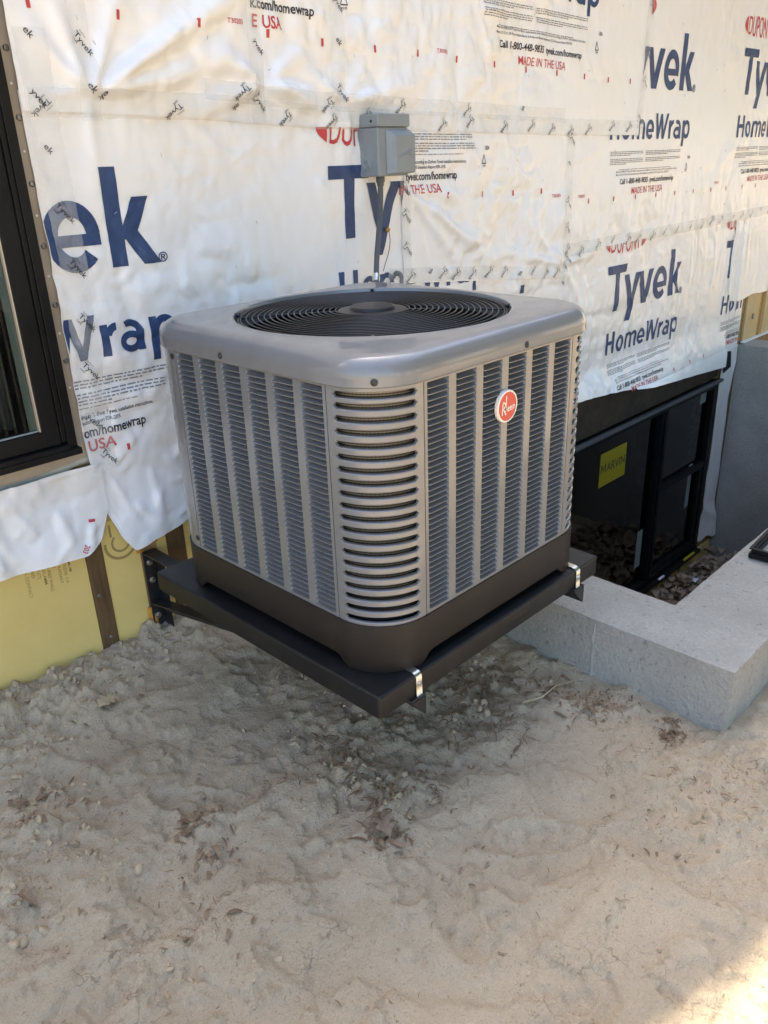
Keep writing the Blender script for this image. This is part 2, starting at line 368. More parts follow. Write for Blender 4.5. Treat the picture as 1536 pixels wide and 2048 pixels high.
# ------------------------------------------------------------------ concrete window well
ZC = -0.16
def make_well():
    w = empty('window_well', (WELL_X0, WELL_Y0, -0.4))
    tag(w, 'pale grey poured concrete window well wall sunk in the sandy soil', 'window well')
    bm = bmesh.new()
    def wall(name, x0, x1, y0, y1, zb, step=0.03, joint=()):
        nx = max(2, int((x1 - x0) / step)); ny = max(2, int((y1 - y0) / step)); nz = int((ZC - zb) / 0.12)
        b = B(); c = 0.012
        def jig(x, y, k): return float(0.004 * (fbm(x * 9 + k, y * 9, 3, 3)))
        # top sheet with eased and slightly broken edges
        P = []
        for i in range(nx + 1):
            row = []
            for j in range(ny + 1):
                x = x0 + (x1 - x0) * i / nx; y = y0 + (y1 - y0) * j / ny
                e = min(9 if 'x0' in joint and y < -.64 + 1e-6 else x - x0, 9 if 'x1' in joint and y < -.64 + 1e-6 else x1 - x, y - y0, y1 - y)
                z = ZC + 0.004 * float(fbm(x * 6, y * 6, 4, 9))
                if e < 1e-6: z -= 0.006 + 0.012 * max(0, float(fbm(x * 17, y * 17, 3, 13)) + 0.05)
                row.append((x, y, z))
            P.append(row)
        b.grid(P)
        def skirt(pts, flip):
            G = []
            for (x, y, z) in pts:
                col = [(x, y, z)]
                for k in range(1, nz + 1):
                    zz = z + (zb - z) * k / nz
                    col.append((x, y, zz))
                G.append(col)
            b.grid(G, flip=flip)
        skirt([P[i][0] for i in range(nx + 1)], True); skirt([P[i][-1] for i in range(nx + 1)], False)
        if 'x0' not in joint: skirt(P[0], False)
        skirt(P[-1], True)
        return b.obj(name, M['concrete'], w, smooth=35)
    lw = wall('side_wall', WELL_X0, 0.74, WELL_Y0, 0.793, -2.15, .0305, ('x1',))
    fw = wall('front_wall', 0.74, WELL_X1, WELL_Y0, -0.64, -2.15, .0305, ('x0',))
    rw = wall('far_side_wall', 4.75, WELL_X1, -0.6385, 0.793, -2.15)
    for y in (-0.493, 0.1):
        b = B()
        P = [[(WELL_X0 - 0.004 - 0.002 * math.sin(k * 1.7), y + 0.002 * math.sin(k), ZC - 0.02 - 0.02 * k), (WELL_X0 - 0.004, y + 0.006 + 0.002 * math.cos(k * 2.3), ZC - 0.02 - 0.02 * k)] for k in range(14)]
        b.grid(P)
        b.grid([[(WELL_X0 + 0.002, y, ZC - 0.02 - 0.02 * k), P[k][0]] for k in range(14)])
        b.grid([[P[k][1], (WELL_X0 + 0.002, y + 0.007, ZC - 0.02 - 0.02 * k)] for k in range(14)])
        b.obj('form_seam', M['joint'], w)
    # dirt floor of the well
    xs = np.linspace(0.7, 4.8, 90); ys = np.linspace(-0.68, 0.84, 40)
    b = B(); b.grid([[(x, y, -1.97 + 0.05 * float(fbm(x * 3, y * 3, 3, 1))) for y in ys] for x in xs])
    f = b.obj('well_floor', M['sand'], None, smooth=60); tag(f, kind='structure')
make_well()

# ------------------------------------------------------------------ house
W = 0.795                 # outer plane of the wall
house = empty('house', (0.0, 0.95, -2.0))
tag(house, 'unfinished house wall in white printed wrap over yellow foam board', 'house')

def GABLE(x): return 3.34 + 0.419 * x if x < 4.2 else 3.34 + 0.419 * 4.2 - 0.419 * (x - 4.2)
def make_shell():
    # sheathing with two window openings
    L0, L1, LZ0, LZ1 = -1.33, -0.60, 0.46, 1.69
    b = B()
    y0, y1 = 0.802, 0.94
    xs = [-3.6, L0, L1, 1.62, 4.40, 8.0]
    gable = GABLE
    def col(x0, x1, z0, z1f):
        b.add([(x0, y0, z0), (x1, y0, z0), (x1, y0, z1f(x1)), (x0, y0, z1f(x0)), (x0, y1, z0), (x1, y1, z0), (x1, y1, z1f(x1)), (x0, y1, z1f(x0))],
              [(0, 1, 2, 3), (5, 4, 7, 6), (4, 0, 3, 7), (1, 5, 6, 2), (3, 2, 6, 7), (4, 5, 1, 0)])
    c = lambda z: (lambda x: z)
    col(-3.6, L0, -2.2, gable); col(L0, L1, -2.2, c(LZ0)); col(L0, L1, LZ1, gable)
    col(L1, 1.62, -2.2, gable); col(1.62, 4.40, -0.36, gable); col(1.62, 4.40, -2.2, c(-1.80)); 
    col(4.40, 4.2 + 0.6, -2.2, lambda x: gable(4.19)); col(4.8, 8.0, -2.2, gable)
    o = b.obj('sheathing', M['osb'], house)
    # side and rear walls so the house is a closed volume
    b = B(); b.box(-3.6, -3.46, 0.945, 7.0, -2.2, 1.6); b.box(7.86, 8.0, 0.945, 7.0, -2.2, 3.2); b.box(-3.6, 8.0, 7.0, 7.14, -2.2, 1.6)
    b.obj('outer_wall', M['wrap'], house)
    b = B(); b.box(-9.5, -2.6, 0.70, 7.6, 1.3, 4.4); b.box(-9.5, -3.61, 0.80, 7.6, -.6, 1.2995); b.obj('added_shade_block', M['wrap'], house)  # unseen taller block added at the left to keep sun off the ground there
    # gable roof, rake overhanging the wall
    for nm, (xa, xb) in (('roof_slope', (-3.6, 4.2)), ('roof_slope', (4.2, 8.4))):
        b = B(); ya, yb = 0.68, 7.4
        za, zb = gable(xa) + .004, gable(xb) + .004
        b.add([(xa, ya, za - .2), (xb, ya, zb - .2), (xb, yb, zb - .2), (xa, yb, za - .2), (xa, ya, za), (xb, ya, zb), (xb, yb, zb), (xa, yb, za)],
              [(0, 3, 2, 1), (4, 5, 6, 7), (0, 1, 5, 4), (1, 2, 6, 5), (2, 3, 7, 6), (3, 0, 4, 7)])
        b.obj(nm, M['soffit'], house)
    # dark rooms behind the glass
    for (x0, x1, z0, z1) in ((-2.0, 0.0, 0.2, 1.75), (1.3, 4.8, -2.1, -0.2)):
        b = B(); b.add([(x0, 0.945, z0), (x1, 0.945, z0), (x1, 3.2, z0), (x0, 3.2, z0), (x0, 0.945, z1), (x1, 0.945, z1), (x1, 3.2, z1), (x0, 3.2, z1)],
                       [(0, 1, 2, 3), (7, 6, 5, 4), (1, 5, 6, 2), (2, 6, 7, 3), (3, 7, 4, 0)])
        b.obj('room', M['dark_room'], house)
make_shell()

# --- wrinkled wrap surface: y = W - off - dent(x, z)
FOLDS = []
def fold(ax, az, bx, bz, w0, w1, amp, p=1.0, sharp=False): FOLDS.append((ax, az, bx, bz, w0, w1, amp, p, sharp))
K1 = (-0.335, 1.425)
for (dx, dz, w1, a) in ((0.62, 0.34, 0.05, 0.030), (0.50, 0.10, 0.05, 0.022), (0.22, 0.42, 0.04, 0.012), (-0.10, 0.34, 0.04, 0.014), (-0.2, 0.22, 0.035, 0.012), (0.09, 0.16, 0.02, 0.012), (-0.02, -0.35, 0.04, 0.006)):
    fold(K1[0], K1[1], K1[0] + dx, K1[1] + dz, 0.012, w1, a, 0.8)
K2 = (0.29, 1.47)
for (dx, dz, w1, a) in ((-0.30, 0.12, 0.05, 0.018), (-0.34, -0.10, 0.05, 0.016), (0.36, -0.10, 0.05, 0.018), (0.26, 0.16, 0.04, 0.010), (0.33, -0.02, 0.035, 0.010)):
    fold(K2[0], K2[1], K2[0] + dx, K2[1] + dz, 0.016, w1, a, 0.7)
K3 = (0.64, 1.42)
for (dx, dz, w1, a) in ((-0.24, 0.16, 0.04, 0.014), (0.5, 0.10, 0.05, 0.012), (0.2, 0.2, 0.04, 0.008), (0.10, -0.3, 0.03, 0.006)):
    fold(K3[0], K3[1], K3[0] + dx, K3[1] + dz, 0.012, w1, a, 0.8)
K4 = (0.97, 1.12)
for (dx, dz, w1, a) in ((0.75, -0.42, 0.05, 0.014), (0.42, -0.38, 0.04, 0.012), (0.18, -0.36, 0.03, 0.008), (0.9, -0.12, 0.06, 0.008)):
    fold(K4[0], K4[1], K4[0] + dx, K4[1] + dz, 0.012, w1, a, 0.6)
K5 = (2.18, 0.70)
for (dx, dz, w1, a) in ((-0.6, 0.12, 0.04, 0.012), (-0.45, 0.30, 0.05, 0.010), (0.5, 0.05, 0.04, 0.014), (0.35, -0.42, 0.05, 0.012), (0.1, -0.5, 0.03, 0.012)):
    fold(K5[0], K5[1], K5[0] + dx, K5[1] + dz, 0.012, w1, a, 0.7)
for k in range(26):       # loose vertical pleats low on the right sheet
    x = 2.25 + 2.35 * k / 25 + RNG.uniform(-.05, .05); z = RNG.uniform(0.2, 0.75)
    fold(x, z, x + RNG.uniform(-.12, .12), z - RNG.uniform(.25, .6), RNG.uniform(.008, .02), RNG.uniform(.02, .045), RNG.uniform(.005, .014), 0.7)
for k in range(8):
    x = 4.36 + RNG.uniform(-.06, .25)
    fold(x, 0.75, x + RNG.uniform(-.05, .05), 0.0, .01, .03, RNG.uniform(.008, .016), 0.5)
for k in range(20):       # gentle slack in the middle sheet and the hanging ends
    x = RNG.uniform(-.5, .75); z = RNG.uniform(.45, 1.25)
    fold(x, z, x + RNG.uniform(-.15, .35), z - RNG.uniform(.1, .5), .015, RNG.uniform(.03, .07), RNG.uniform(-.006, .008), 0.6)
for k in range(14):
    x = RNG.uniform(-1.3, -.2); z = RNG.uniform(.18, .36)
    fold(x, z, x + RNG.uniform(-.12, .12), z - RNG.uniform(.1, .25), .008, RNG.uniform(.015, .05), RNG.uniform(.004, .011), 0.5)
for k in range(260):      # small sharp creases anywhere
    x = RNG.uniform(-.9, 5.2); z = RNG.uniform(-.1, 1.95); a = RNG.uniform(0, math.pi); l = RNG.uniform(.05, .28)
    fold(x, z, x + l * math.cos(a), z + l * math.sin(a), RNG.uniform(.004, .01), RNG.uniform(.01, .03), RNG.uniform(-.003, .0048), 0.5, True)
for k in range(60):       # crumples in the hanging ends below the left window
    x = RNG.uniform(-.95, -.15); z = RNG.uniform(.05, .42); a = RNG.uniform(0, math.pi); l = RNG.uniform(.04, .2)
    fold(x, z, x + l * math.cos(a), z + l * math.sin(a), RNG.uniform(.004, .009), RNG.uniform(.012, .035), RNG.uniform(-.004, .0065), 0.5, True)
for k in range(40):       # broad soft billows between fixings
    x = RNG.uniform(-.5, 4.6); z = RNG.uniform(.2, 1.95)
    fold(x, z, x + RNG.uniform(-.3, .3), z + RNG.uniform(-.2, .2), .04, .09, RNG.uniform(-.006, .007), 0.2)

def dent(x, z):
    x = np.asarray(x, float); z = np.asarray(z, float)
    msk = 0.35 + 0.9 * sstep(-0.10, 0.12, fbm(x * 1.3 + 5, z * 1.3, 2, 14))
    wx = x + 0.10 * fbm(x * 3, z * 3, 2, 15); wz = z + 0.10 * fbm(x * 3 + 7, z * 3, 2, 16)
    d = 0.010 + 0.020 * fbm(x * 1.6, z * 1.6, 3, 1) + msk * (0.055 * np.abs(fbm(wx * 4.2, wz * 4.2, 2, 4)) + 0.032 * np.abs(fbm(wx * 11, wz * 9, 2, 24)) + 0.013 * np.abs(fbm(wx * 23, wz * 21, 2, 27)) + 0.0035 * fbm(x * 26, z * 26, 2, 6))
    shp = d.shape; xf = x.ravel(); zf = z.ravel(); df = d.ravel().copy()
    bx0, bx1, bz0, bz1 = xf.min(), xf.max(), zf.min(), zf.max()
    for (ax, az, bx, bz, w0, w1, amp, p, sharp) in FOLDS:
        amp = amp * 2.0
        ex, ez = bx - ax, bz - az; l2 = ex * ex + ez * ez; l = math.sqrt(l2)
        mg = 3.2 * max(w0, w1) + .12 * l
        xa, xb, za, zb = min(ax, bx) - mg, max(ax, bx) + mg, min(az, bz) - mg, max(az, bz) + mg
        if xa > bx1 or xb < bx0 or za > bz1 or zb < bz0: continue
        k = np.nonzero((xf > xa) & (xf < xb) & (zf > za) & (zf < zb))[0]
        if not len(k): continue
        X_, Z_ = xf[k] - ax, zf[k] - az
        t = (X_ * ex + Z_ * ez) / l2
        sd = (X_ * ez - Z_ * ex) / l
        tc = np.clip(t, 0, 1); w = w0 + (w1 - w0) * tc
        env = (1 - tc) ** p * (sstep(-0.12, 0.06, t) if sharp else sstep(-0.02, 0.2, t))
        q = np.abs(sd) / w
        df[k] += amp * env * (np.exp(-q * 1.4) if sharp else np.exp(-q * q))
    d = df.reshape(shp)
    d = 0.006 + (d - 0.006) * (1 - 0.62 * sstep(1.6, 3.0, x))
    # free hanging lower ends stand off the wall
    left = (x < 0.2)
    d = d + np.where(left, 0.032 * sstep(0.30, 0.03, z) * (0.75 + 0.25 * np.sin(x * 17 + 1.0)), 0)
    d = d + np.where(x > 1.9, (0.075 - 0.040 * sstep(2.6, 4.4, x)) * sstep(0.10, -0.2, z) * (1 - sstep(4.40, 4.5, x)), 0)
    return np.maximum(d, 0.0008)

def sheet_y(x, z, layer, lift=0.0):
    return W - 0.0008 - 0.0042 * layer - dent(x, z) - lift

def make_sheet(x0, x1, bot, top, layer, label, step=0.010, name='house_wrap', thick_edge=True):
    """bot/top: functions of x giving the lower and upper edge"""
    nx = int((x1 - x0) / step) + 1; xs = np.linspace(x0, x1, nx)
    zb = np.array([bot(x) for x in xs]); zt = np.array([top(x) for x in xs])
    nz = int(np.max(zt - zb) / step) + 1
    t = np.linspace(0, 1, nz)[None, :]
    X = np.repeat(xs[:, None], nz, 1); Z = zb[:, None] * (1 - t) + zt[:, None] * t
    Y = sheet_y(X, Z, layer)
    idx = np.arange(nx * nz).reshape(nx, nz)
    q = np.stack([idx[:-1, :-1], idx[1:, :-1], idx[1:, 1:], idx[:-1, 1:]], -1).reshape(-1, 4)
    me = bpy.data.meshes.new(name)
    me.from_pydata(np.stack([X, Y, Z], -1).reshape(-1, 3).tolist(), [], q.tolist())
    me.polygons.foreach_set('use_smooth', [True] * len(q)); me.update()
    o = link(name, me, M['wrap'], house); o['label'] = label
    return o

def interp(pts):
    xs = [p[0] for p in pts]; zs = [p[1] for p in pts]
    return lambda x: float(np.interp(x, xs, zs))
rag = lambda f, a=0.004, s=1: (lambda x: f(x) + a * float(fbm(x * 14, s * 3.3, 3, 17 + s)))
botM1 = interp([(-.53, .26), (-.515, .205), (-.497, .185), (-.468, .09), (-.432, .031), (-.415, .030), (-.35, .048), (-.246, .066), (-.21, .075), (-.19, .10), (0.1, .10), (1.5, .05), (2.3, -.02)])
seamU = interp([(-.6, 1.386), (.05, 1.368), (.5, 1.345), (1.41, 1.327), (2.12, 1.314), (2.9, 1.305)])
topM = lambda x: seamU(x) + 0.05
M1 = make_sheet(-.53, 2.32, rag(botM1), topM, 0, 'white wrap sheet with large blue lettering behind the air conditioner')
M2 = make_sheet(.965, 2.20, interp([(.9, .755), (2.2, .635)]), topM, 1, 'wrap sheet with fine print right of the disconnect box')
L2 = make_sheet(2.12, 4.70, rag(interp([(2.1, -.052), (2.27, -.07), (2.69, -.098), (3.13, -.147), (3.235, -.17), (3.83, -.205), (4.30, -.16), (4.42, -.15), (4.47, -.20), (4.70, -.19)]), .004, 2),
                interp([(2.1, .80), (4.7, .83)]), 0, 'loose creased wrap sheet hanging over the basement window')
U2 = make_sheet(2.15, 5.7, interp([(2.15, .745), (5.7, .775)]), lambda x: 2.6, 1, 'upper wrap sheet at the far right of the wall', step=0.012)
L3 = make_sheet(4.375, 5.7, rag(interp([(4.37, .30), (4.42, .21), (4.62, .175), (4.85, .20), (5.1, .185), (5.7, .17)]), .008, 3), lambda x: .80, 1, 'short wrap piece above the bare boards at right')
U1 = make_sheet(-.53, 2.865, rag(seamU, .004, 4), lambda x: min(GABLE(x) - .02, 2.3), 2, 'upper wrap sheet with radiating creases above the tape seam')
D1 = make_sheet(-2.6, -.492, rag(interp([(-2.6, .12), (-.865, .098), (-.708, .085), (-.60, .078), (-.55, .10), (-.525, .135), (-.497, .20)]), .004, 5), lambda x: .37, 1, 'wrap flap hanging below the left window')
# coarse wrap on the rest of the gable, outside the picture
b = B(); g_ = lambda x: GABLE(x) - .02
b.grid([[(x, 0.7945, .30), (x, 0.7945, g_(x))] for x in (-3.6, -1.40)]); b.grid([[(x, 0.7985, 1.70), (x, 0.7985, g_(x))] for x in (-1.36, -.54)])
b.grid([[(x, 0.7985, z0), (x, 0.7985, g_(x))] for x, z0 in ((.6, 2.2), (2.0, 2.2), (4.19, 2.4))])
b.grid([[(x, 0.7985, 0.3), (x, 0.7985, g_(x))] for x in (5.65, 7.98)]); b.grid([[(x, 0.7985, 2.4), (x, 0.7985, g_(x))] for x in (4.21, 5.65)])
b.obj('house_wrap', M['wrap'], house)['label'] = 'plain wrap high on the gable'
# strip of wrap returned down the jamb of the basement window
jl = interp([(-1.74, 4.445), (-1.43, 4.455), (-1.16, 4.468), (-.75, 4.48), (-.30, 4.46)]); jr = interp([(-1.77, 4.745), (-1.70, 4.735), (-1.43, 4.70), (-1.24, 4.715), (-.59, 4.67), (-.30, 4.73)])
b = B(); P = []
for i in range(15):
    row = []
    for k in range(90):
        z = -.16 - 1.58 * k / 89; t = i / 14
        if k == 89: z -= 0.03 * t + 0.015 * math.sin(t * 9)
        x = jl(z) * (1 - t) + jr(z) * t
        y = W - 0.004 - 0.020 * abs(float(fbm(x * 9, z * 3, 3, 77))) - 0.012 * math.exp(-((z + 1.45 + (x - 4.45) * .5) / .05) ** 2) - 0.03 * t * float(sstep(-1.45, -1.74, z))
        row.append((x, y - 0.0012 - dent(4.6, -.1) * .3, z))
    P.append(row)
b.grid(P, flip=True); js = b.obj('house_wrap', M['wrap'], house, smooth=70); js['label'] = 'narrow wrap strip down the basement window jamb'
# turned-up hem of the loose sheet over the basement window
b = B(); P = []
for i in range(70):
    t0 = i / 69; x = 3.0 + (4.44 - 3.0) * t0; row = []
    zl = float(np.interp(x, [3.0, 3.235, 3.83, 4.30, 4.45], [-.135, -.172, -.220, -.262, -.272])); hgt = 0.012 + 0.125 * t0 ** 1.1
    for k in range(9):
        t = k / 8; z = zl + hgt * t
        y = float(sheet_y(x, max(z, -.20), 0)) - 0.004 - 0.010 * (1 - t) - 0.006 * t0 - 0.004 * float(fbm(x * 10, z * 10, 2, 5))
        row.append((x + 0.012 * t * t0, y, z))
    P.append(row)
b.grid(P); hm = b.obj('wrap_hem', M['wrap'], house, smooth=70); hm['label'] = 'white turned-up hem over the basement window'

# --- printing
class Print:
    def __init__(s): s.v = []; s.f = []
    def patch(s, P):      # P[i][j] = (u, w) planar points
        n = len(s.v); ni, nj = len(P), len(P[0])
        s.v += [p for r in P for p in r]
        for i in range(ni - 1):
            for j in range(nj - 1):
                a = n + i * nj + j; s.f.append((a, a + 1, a + nj + 1, a + nj))
    def tris(s, vs, fs):
        n = len(s.v); s.v += vs; s.f += [tuple(n + i for i in f) for f in fs]
    def put(s, other, x, z, sc, rot=0.0, scx=None, clip=None):
        n = len(s.v); c, q = math.cos(rot), math.sin(rot); sx = scx or sc
        for (u, w) in other.v:
            a = u * sx; e = w * sc; X = x + a * c - e * q
            if clip is not None: X = max(X, clip)
            s.v.append((X, z + a * q + e * c))
        s.f += [tuple(n + i for i in f) for f in other.f]
    def build(s, name, m, parent, layer, lift=0.0022, root=None):
        if not s.v or max(p[0] for p in s.v) - min(p[0] for p in s.v) < .004: return
        A = np.array(s.v); Y = sheet_y(A[:, 0], A[:, 1], layer, lift)
        me = bpy.data.meshes.new(name); me.from_pydata(np.stack([A[:, 0], Y, A[:, 1]], -1).tolist(), [], s.f); me.validate()
        return link(name, me, m, parent)

class Ink:
    '''collects separate words; each becomes an object of its own'''
    def __init__(s): s.items = []
    def new(s): s.items.append(Print()); return s.items[-1]
    def put(s, *a, **k): s.new().put(*a, **k)
    def build(s, name, m, sheet, layer):
        for p in s.items: p.build(name, m, sheet, layer)

def bar(g, x0, z0, x1, z1, w, nl=None, na=4):
    l = math.hypot(x1 - x0, z1 - z0); nl = nl or max(3, int(l / 0.06))
    g.patch([[(x0 + (x1 - x0) * i / nl - w / 2 + w * j / na, z0 + (z1 - z0) * i / nl) for j in range(na + 1)] for i in range(nl + 1)])
def hbar(g, x0, x1, z, t, n=14):
    g.patch([[(x0 + (x1 - x0) * i / n, z - t / 2 + t * j / 3) for j in range(4)] for i in range(n + 1)])
def arc(g, cx, cz, rx, rz, a0, a1, t, n=30):
    P = []
    for i in range(n + 1):
        a = R(a0 + (a1 - a0) * i / n)
        P.append([(cx + (rx - t / 2 + t * j / 4) * math.cos(a), cz + (rz - t / 2 + t * j / 4) * math.sin(a)) for j in range(5)])
    g.patch(P)
def tyvek():
    g = Print(); s = 0.20
    hbar(g, 0, .80, .91, .18); bar(g, .40, 0, .40, .82, s)
    bar(g, .845, .75, 1.075, .02, s); bar(g, 1.36, .75, .985, -.30, s, na=4)
    bar(g, 1.51, .75, 1.755, 0, s); bar(g, 2.02, .75, 1.775, 0, s)
    arc(g, 2.505, .375, .255, .30, 4, 318, .17); hbar(g, 2.30, 2.84, .335, .13)
    bar(g, 3.04, 0, 3.04, 1.09, s); bar(g, 3.17, .30, 3.41, .76, .22); bar(g, 3.19, .42, 3.47, 0, .23)
    return g
def homewrap():
    g = Print(); s = 0.19
    bar(g, .10, 0, .10, 1, s); bar(g, .68, 0, .68, 1, s); hbar(g, .15, .63, .52, .17)
    arc(g, 1.28, .375, .255, .30, 0, 360, .17, 40)
    bar(g, 1.86, 0, 1.86, .74, s); arc(g, 2.10, .46, .215, .23, 0, 160, .16, 16); bar(g, 2.315, 0, 2.315, .48, s)
    arc(g, 2.55, .46, .215, .23, 0, 150, .16, 16); bar(g, 2.765, 0, 2.765, .48, s)
    arc(g, 3.30, .375, .255, .30, 4, 318, .17); hbar(g, 3.10, 3.63, .335, .13)
    bar(g, 3.84, 1, 4.03, 0, .18); bar(g, 4.03, 0, 4.29, .98, .18); bar(g, 4.29, .98, 4.50, 0, .18); bar(g, 4.50, 0, 4.84, 1, .18)
    bar(g, 5.10, 0, 5.10, .74, s); arc(g, 5.42, .42, .25, .25, 88, 165, .17, 12)
    arc(g, 5.80, .24, .24, .17, 0, 360, .16, 34); bar(g, 6.06, 0.0, 6.06, .50, s); arc(g, 5.80, .44, .26, .24, 0, 118, .16, 16)
    bar(g, 6.42, -.32, 6.42, .74, s); arc(g, 6.72, .375, .255, .30, 0, 360, .17, 40)
    return g

TXT = {}
def text2d(s, bold=0.0):
    if 'M' in s or 'N' in s: bold = min(bold, .004)
    key = (s, bold)
    if key in TXT: return TXT[key]
    cu = bpy.data.curves.new('t', 'FONT'); cu.body = s; cu.resolution_u = 3; cu.fill_mode = 'FRONT'; cu.offset = bold; cu.size = 1.0
    o = bpy.data.objects.new('t', cu); COL.objects.link(o)
    dg = bpy.context.evaluated_depsgraph_get(); me = o.evaluated_get(dg).to_mesh()
    v = [(p.co.x, p.co.y) for p in me.vertices]; f = [tuple(p.vertices) for p in me.polygons]
    o.evaluated_get(dg).to_mesh_clear(); bpy.data.objects.remove(o); bpy.data.curves.remove(cu)
    x0 = min(p[0] for p in v); x1 = max(p[0] for p in v)
    g = Print(); g.v = [((p[0] - x0) / (x1 - x0), p[1] / 0.72) for p in v]; g.f = f     # width 1, cap height about 1
    TXT[key] = g
    return g
def text(pr, s, x0, x1, z, cap, rot=0.0, bold=0.012, clip=None):
    pr.put(text2d(s, bold), x0, z, cap, rot, scx=(x1 - x0), clip=clip)

TYV, HOM = tyvek(), homewrap()
def fine(pr, x0, x1, z, n, dz, h, rot=0.0, last=0.55, seed=0):
    rr = random.Random(seed + int(x0 * 1000))
    for k in range(n):
        x = x0; end = x1 if k < n - 1 else x0 + (x1 - x0) * last
        while x < end:
            l = min(rr.choice((.008, .013, .018, .024, .03)), end - x)
            g = Print(); g.patch([[(0, 0), (0, h)], [l / 2, 0] and [(l / 2, 0), (l / 2, h)], [(l, 0), (l, h)]])
            pr.put(g, x, z - k * dz + (x - x0) * math.tan(rot), 1.0, rot); x += l + .005
def dupont(ink, x0, z, w=0.46, h=0.125):
    pr = ink.new()
    g = text2d('DUPONT', 0.02); n = len(pr.v)
    lens = lambda u: math.sqrt(max(0, 1 - (u * 1.0) ** 2))
    for (u, t) in g.v:
        U = (u - .5) * 1.46
        pr.v.append((x0 + w / 2 + U * w / 2, z + (t - .5) * h * (0.35 + .62 * lens(U))))
    pr.f += [tuple(n + i for i in f) for f in g.f]
    for sgn in (-1, 1):
        P = []
        for i in range(8):
            tt = i / 7; a = -38 + 76 * tt
            xo = math.cos(R(a)) ; zz = math.sin(R(a)) * .62
            P.append([(x0 + w / 2 + sgn * (xo * w / 2), z + zz * h), (x0 + w / 2 + sgn * ((.80 + .0 * tt) * w / 2), z + zz * h * .98)])
        pr.patch(P)

def full_print(blue, red, black, grey, x0, zb, tilt=0.0, clip=None, small=True, ticks=None):
    blue.put(TYV, x0, zb, .26, tilt, clip=clip); blue.put(HOM, x0 + .03, zb - .25 + .4 * tilt, .13, tilt, clip=clip)
    dupont(red, x0 - .05, zb + .385)
    text(blue, '\u00ae', x0 + .93, x0 + .965, zb - .005, .04, tilt, clip=clip)
    if not small: return
    tl = lambda dx: dx * math.tan(tilt)
    cl = lambda v: v if clip is None else max(v, clip + .01)
    for (a, e, sd) in ((.05, .40, 1), (.43, .86, 2)):
        if x0 + e > (clip or -99) + .03:
            fine(grey, cl(x0 + a), x0 + e, zb - .312 + tl(a), 3, .0085, .0036, tilt, .6, sd); fine(grey, cl(x0 + a), x0 + e, zb - .347 + tl(a), 4 if a < .2 else 3, .0085, .0036, tilt, .5, sd + 5)
    fine(grey, cl(x0 + .15), x0 + .74, zb - .40 + tl(.15), 1, .01, .003, tilt, 1.0, 3)

def mk(): return Ink()
def finish(sheet, layer, blue, red, black, grey, root=None):
    blue.build('blue_lettering', M['blue'], sheet, layer); red.build('red_lettering', M['red'], sheet, layer)
    black.build('black_lettering', M['black_ink'], sheet, layer)
    if grey.items:
        allp = Print()
        for q in grey.items: n = len(allp.v); allp.v += q.v; allp.f += [tuple(n + i for i in f) for f in q.f]
        allp.build('fine_print', M['grey_ink'], sheet, layer)['kind'] = 'stuff'
def tick(pr, x, z, rot=0.0, s=1.0):
    g = Print(); g.patch([[(-.0055, -.012), (-.0055, .012)], [(.0055, -.012), (.0055, .012)]]); pr.put(g, x, z, s, rot)
def call_line(ink, x0, x1, z, cap, rot=0.0):
    w = x1 - x0; text(ink, 'Call 1-800-448-9835', x0, x0 + w * .50, z, cap, rot, .02); text(ink, 'tyvek.com/homewrap', x0 + w * .53, x1, z + w * .53 * math.tan(rot), cap, rot, .02)
MADE = 'MADE IN THE USA'; URL = 'tyvek.com/homewrap'
MEET1 = 'Meets the ASTM E1677 Type I Air Barrier requirements when installed as an air barrier according to DuPont Tyvek installation instructions.'
MEET2 = 'Meets ICC-ES AC 38 Water Resistive Barrier & Air Barrier Material requirements. ICC-ES Evaluation Report ESR-2375.'
def recycle(ink, x, z, s=.028):
    pr = ink.new()
    for (a, e) in (((-.5, 0), (0, 1)), ((0, 1), (.5, 0)), ((.5, 0), (-.5, 0))):
        dx, dz = e[0] - a[0], e[1] - a[1]; l = math.hypot(dx, dz); nx, nz = -dz / l * .06, dx / l * .06
        g = Print(); g.patch([[(a[0] - nx, a[1] - nz), (a[0] + nx, a[1] + nz)], [(e[0] - nx, e[1] - nz), (e[0] + nx, e[1] + nz)]]); pr.put(g, x, z, s * 1.3, scx=s)
    text(pr, 'HDPE', x - .012, x + .012, z - .014, .008)

# middle sheet (lettering "ek / Wrap" and "Ty / Ho")
bl, rd, bk, gr = mk(), mk(), mk(), mk()
CL = -.528
bl.put(TYV, -1.103, .955, .26, clip=CL); bl.put(HOM, -1.075, .695, .131, clip=CL)
text(bl, '\u00ae', -.18, -.145, .955, .03)
fine(gr, CL, -.208, .632, 3, .0105, .0042, -.012, .72, 1); fine(gr, CL, -.215, .592, 4, .0105, .0042, -.012, .35, 2); fine(gr, CL, -.33, .548, 1, .01, .003, 0, 1, 3)
text(bk, 'ding to DuPont Tyvek installation instructions.', -.527, -.274, .515, .013); text(bk, 'luation Report ESR-2375.', -.525, -.396, .496, .012)
text(bk, 'om/homewrap', -.527, -.31, .454, .033, bold=.02); text(rd, 'E USA', -.56, -.425, .408, .036, bold=.02, clip=CL)
tick(rd, -.389, .393, 0, .9)
full_print(bl, rd, bk, gr, .567, .955, 0, small=False)
bar(bl.new(), 1.81, .60, 1.81, .64, .035)
for o_ in (bl, rd):
    for it in o_.items: it.v = [(min(x, .985) if z > .84 else x, z) for (x, z) in it.v]
finish(M1, 0, bl, rd, bk, gr)
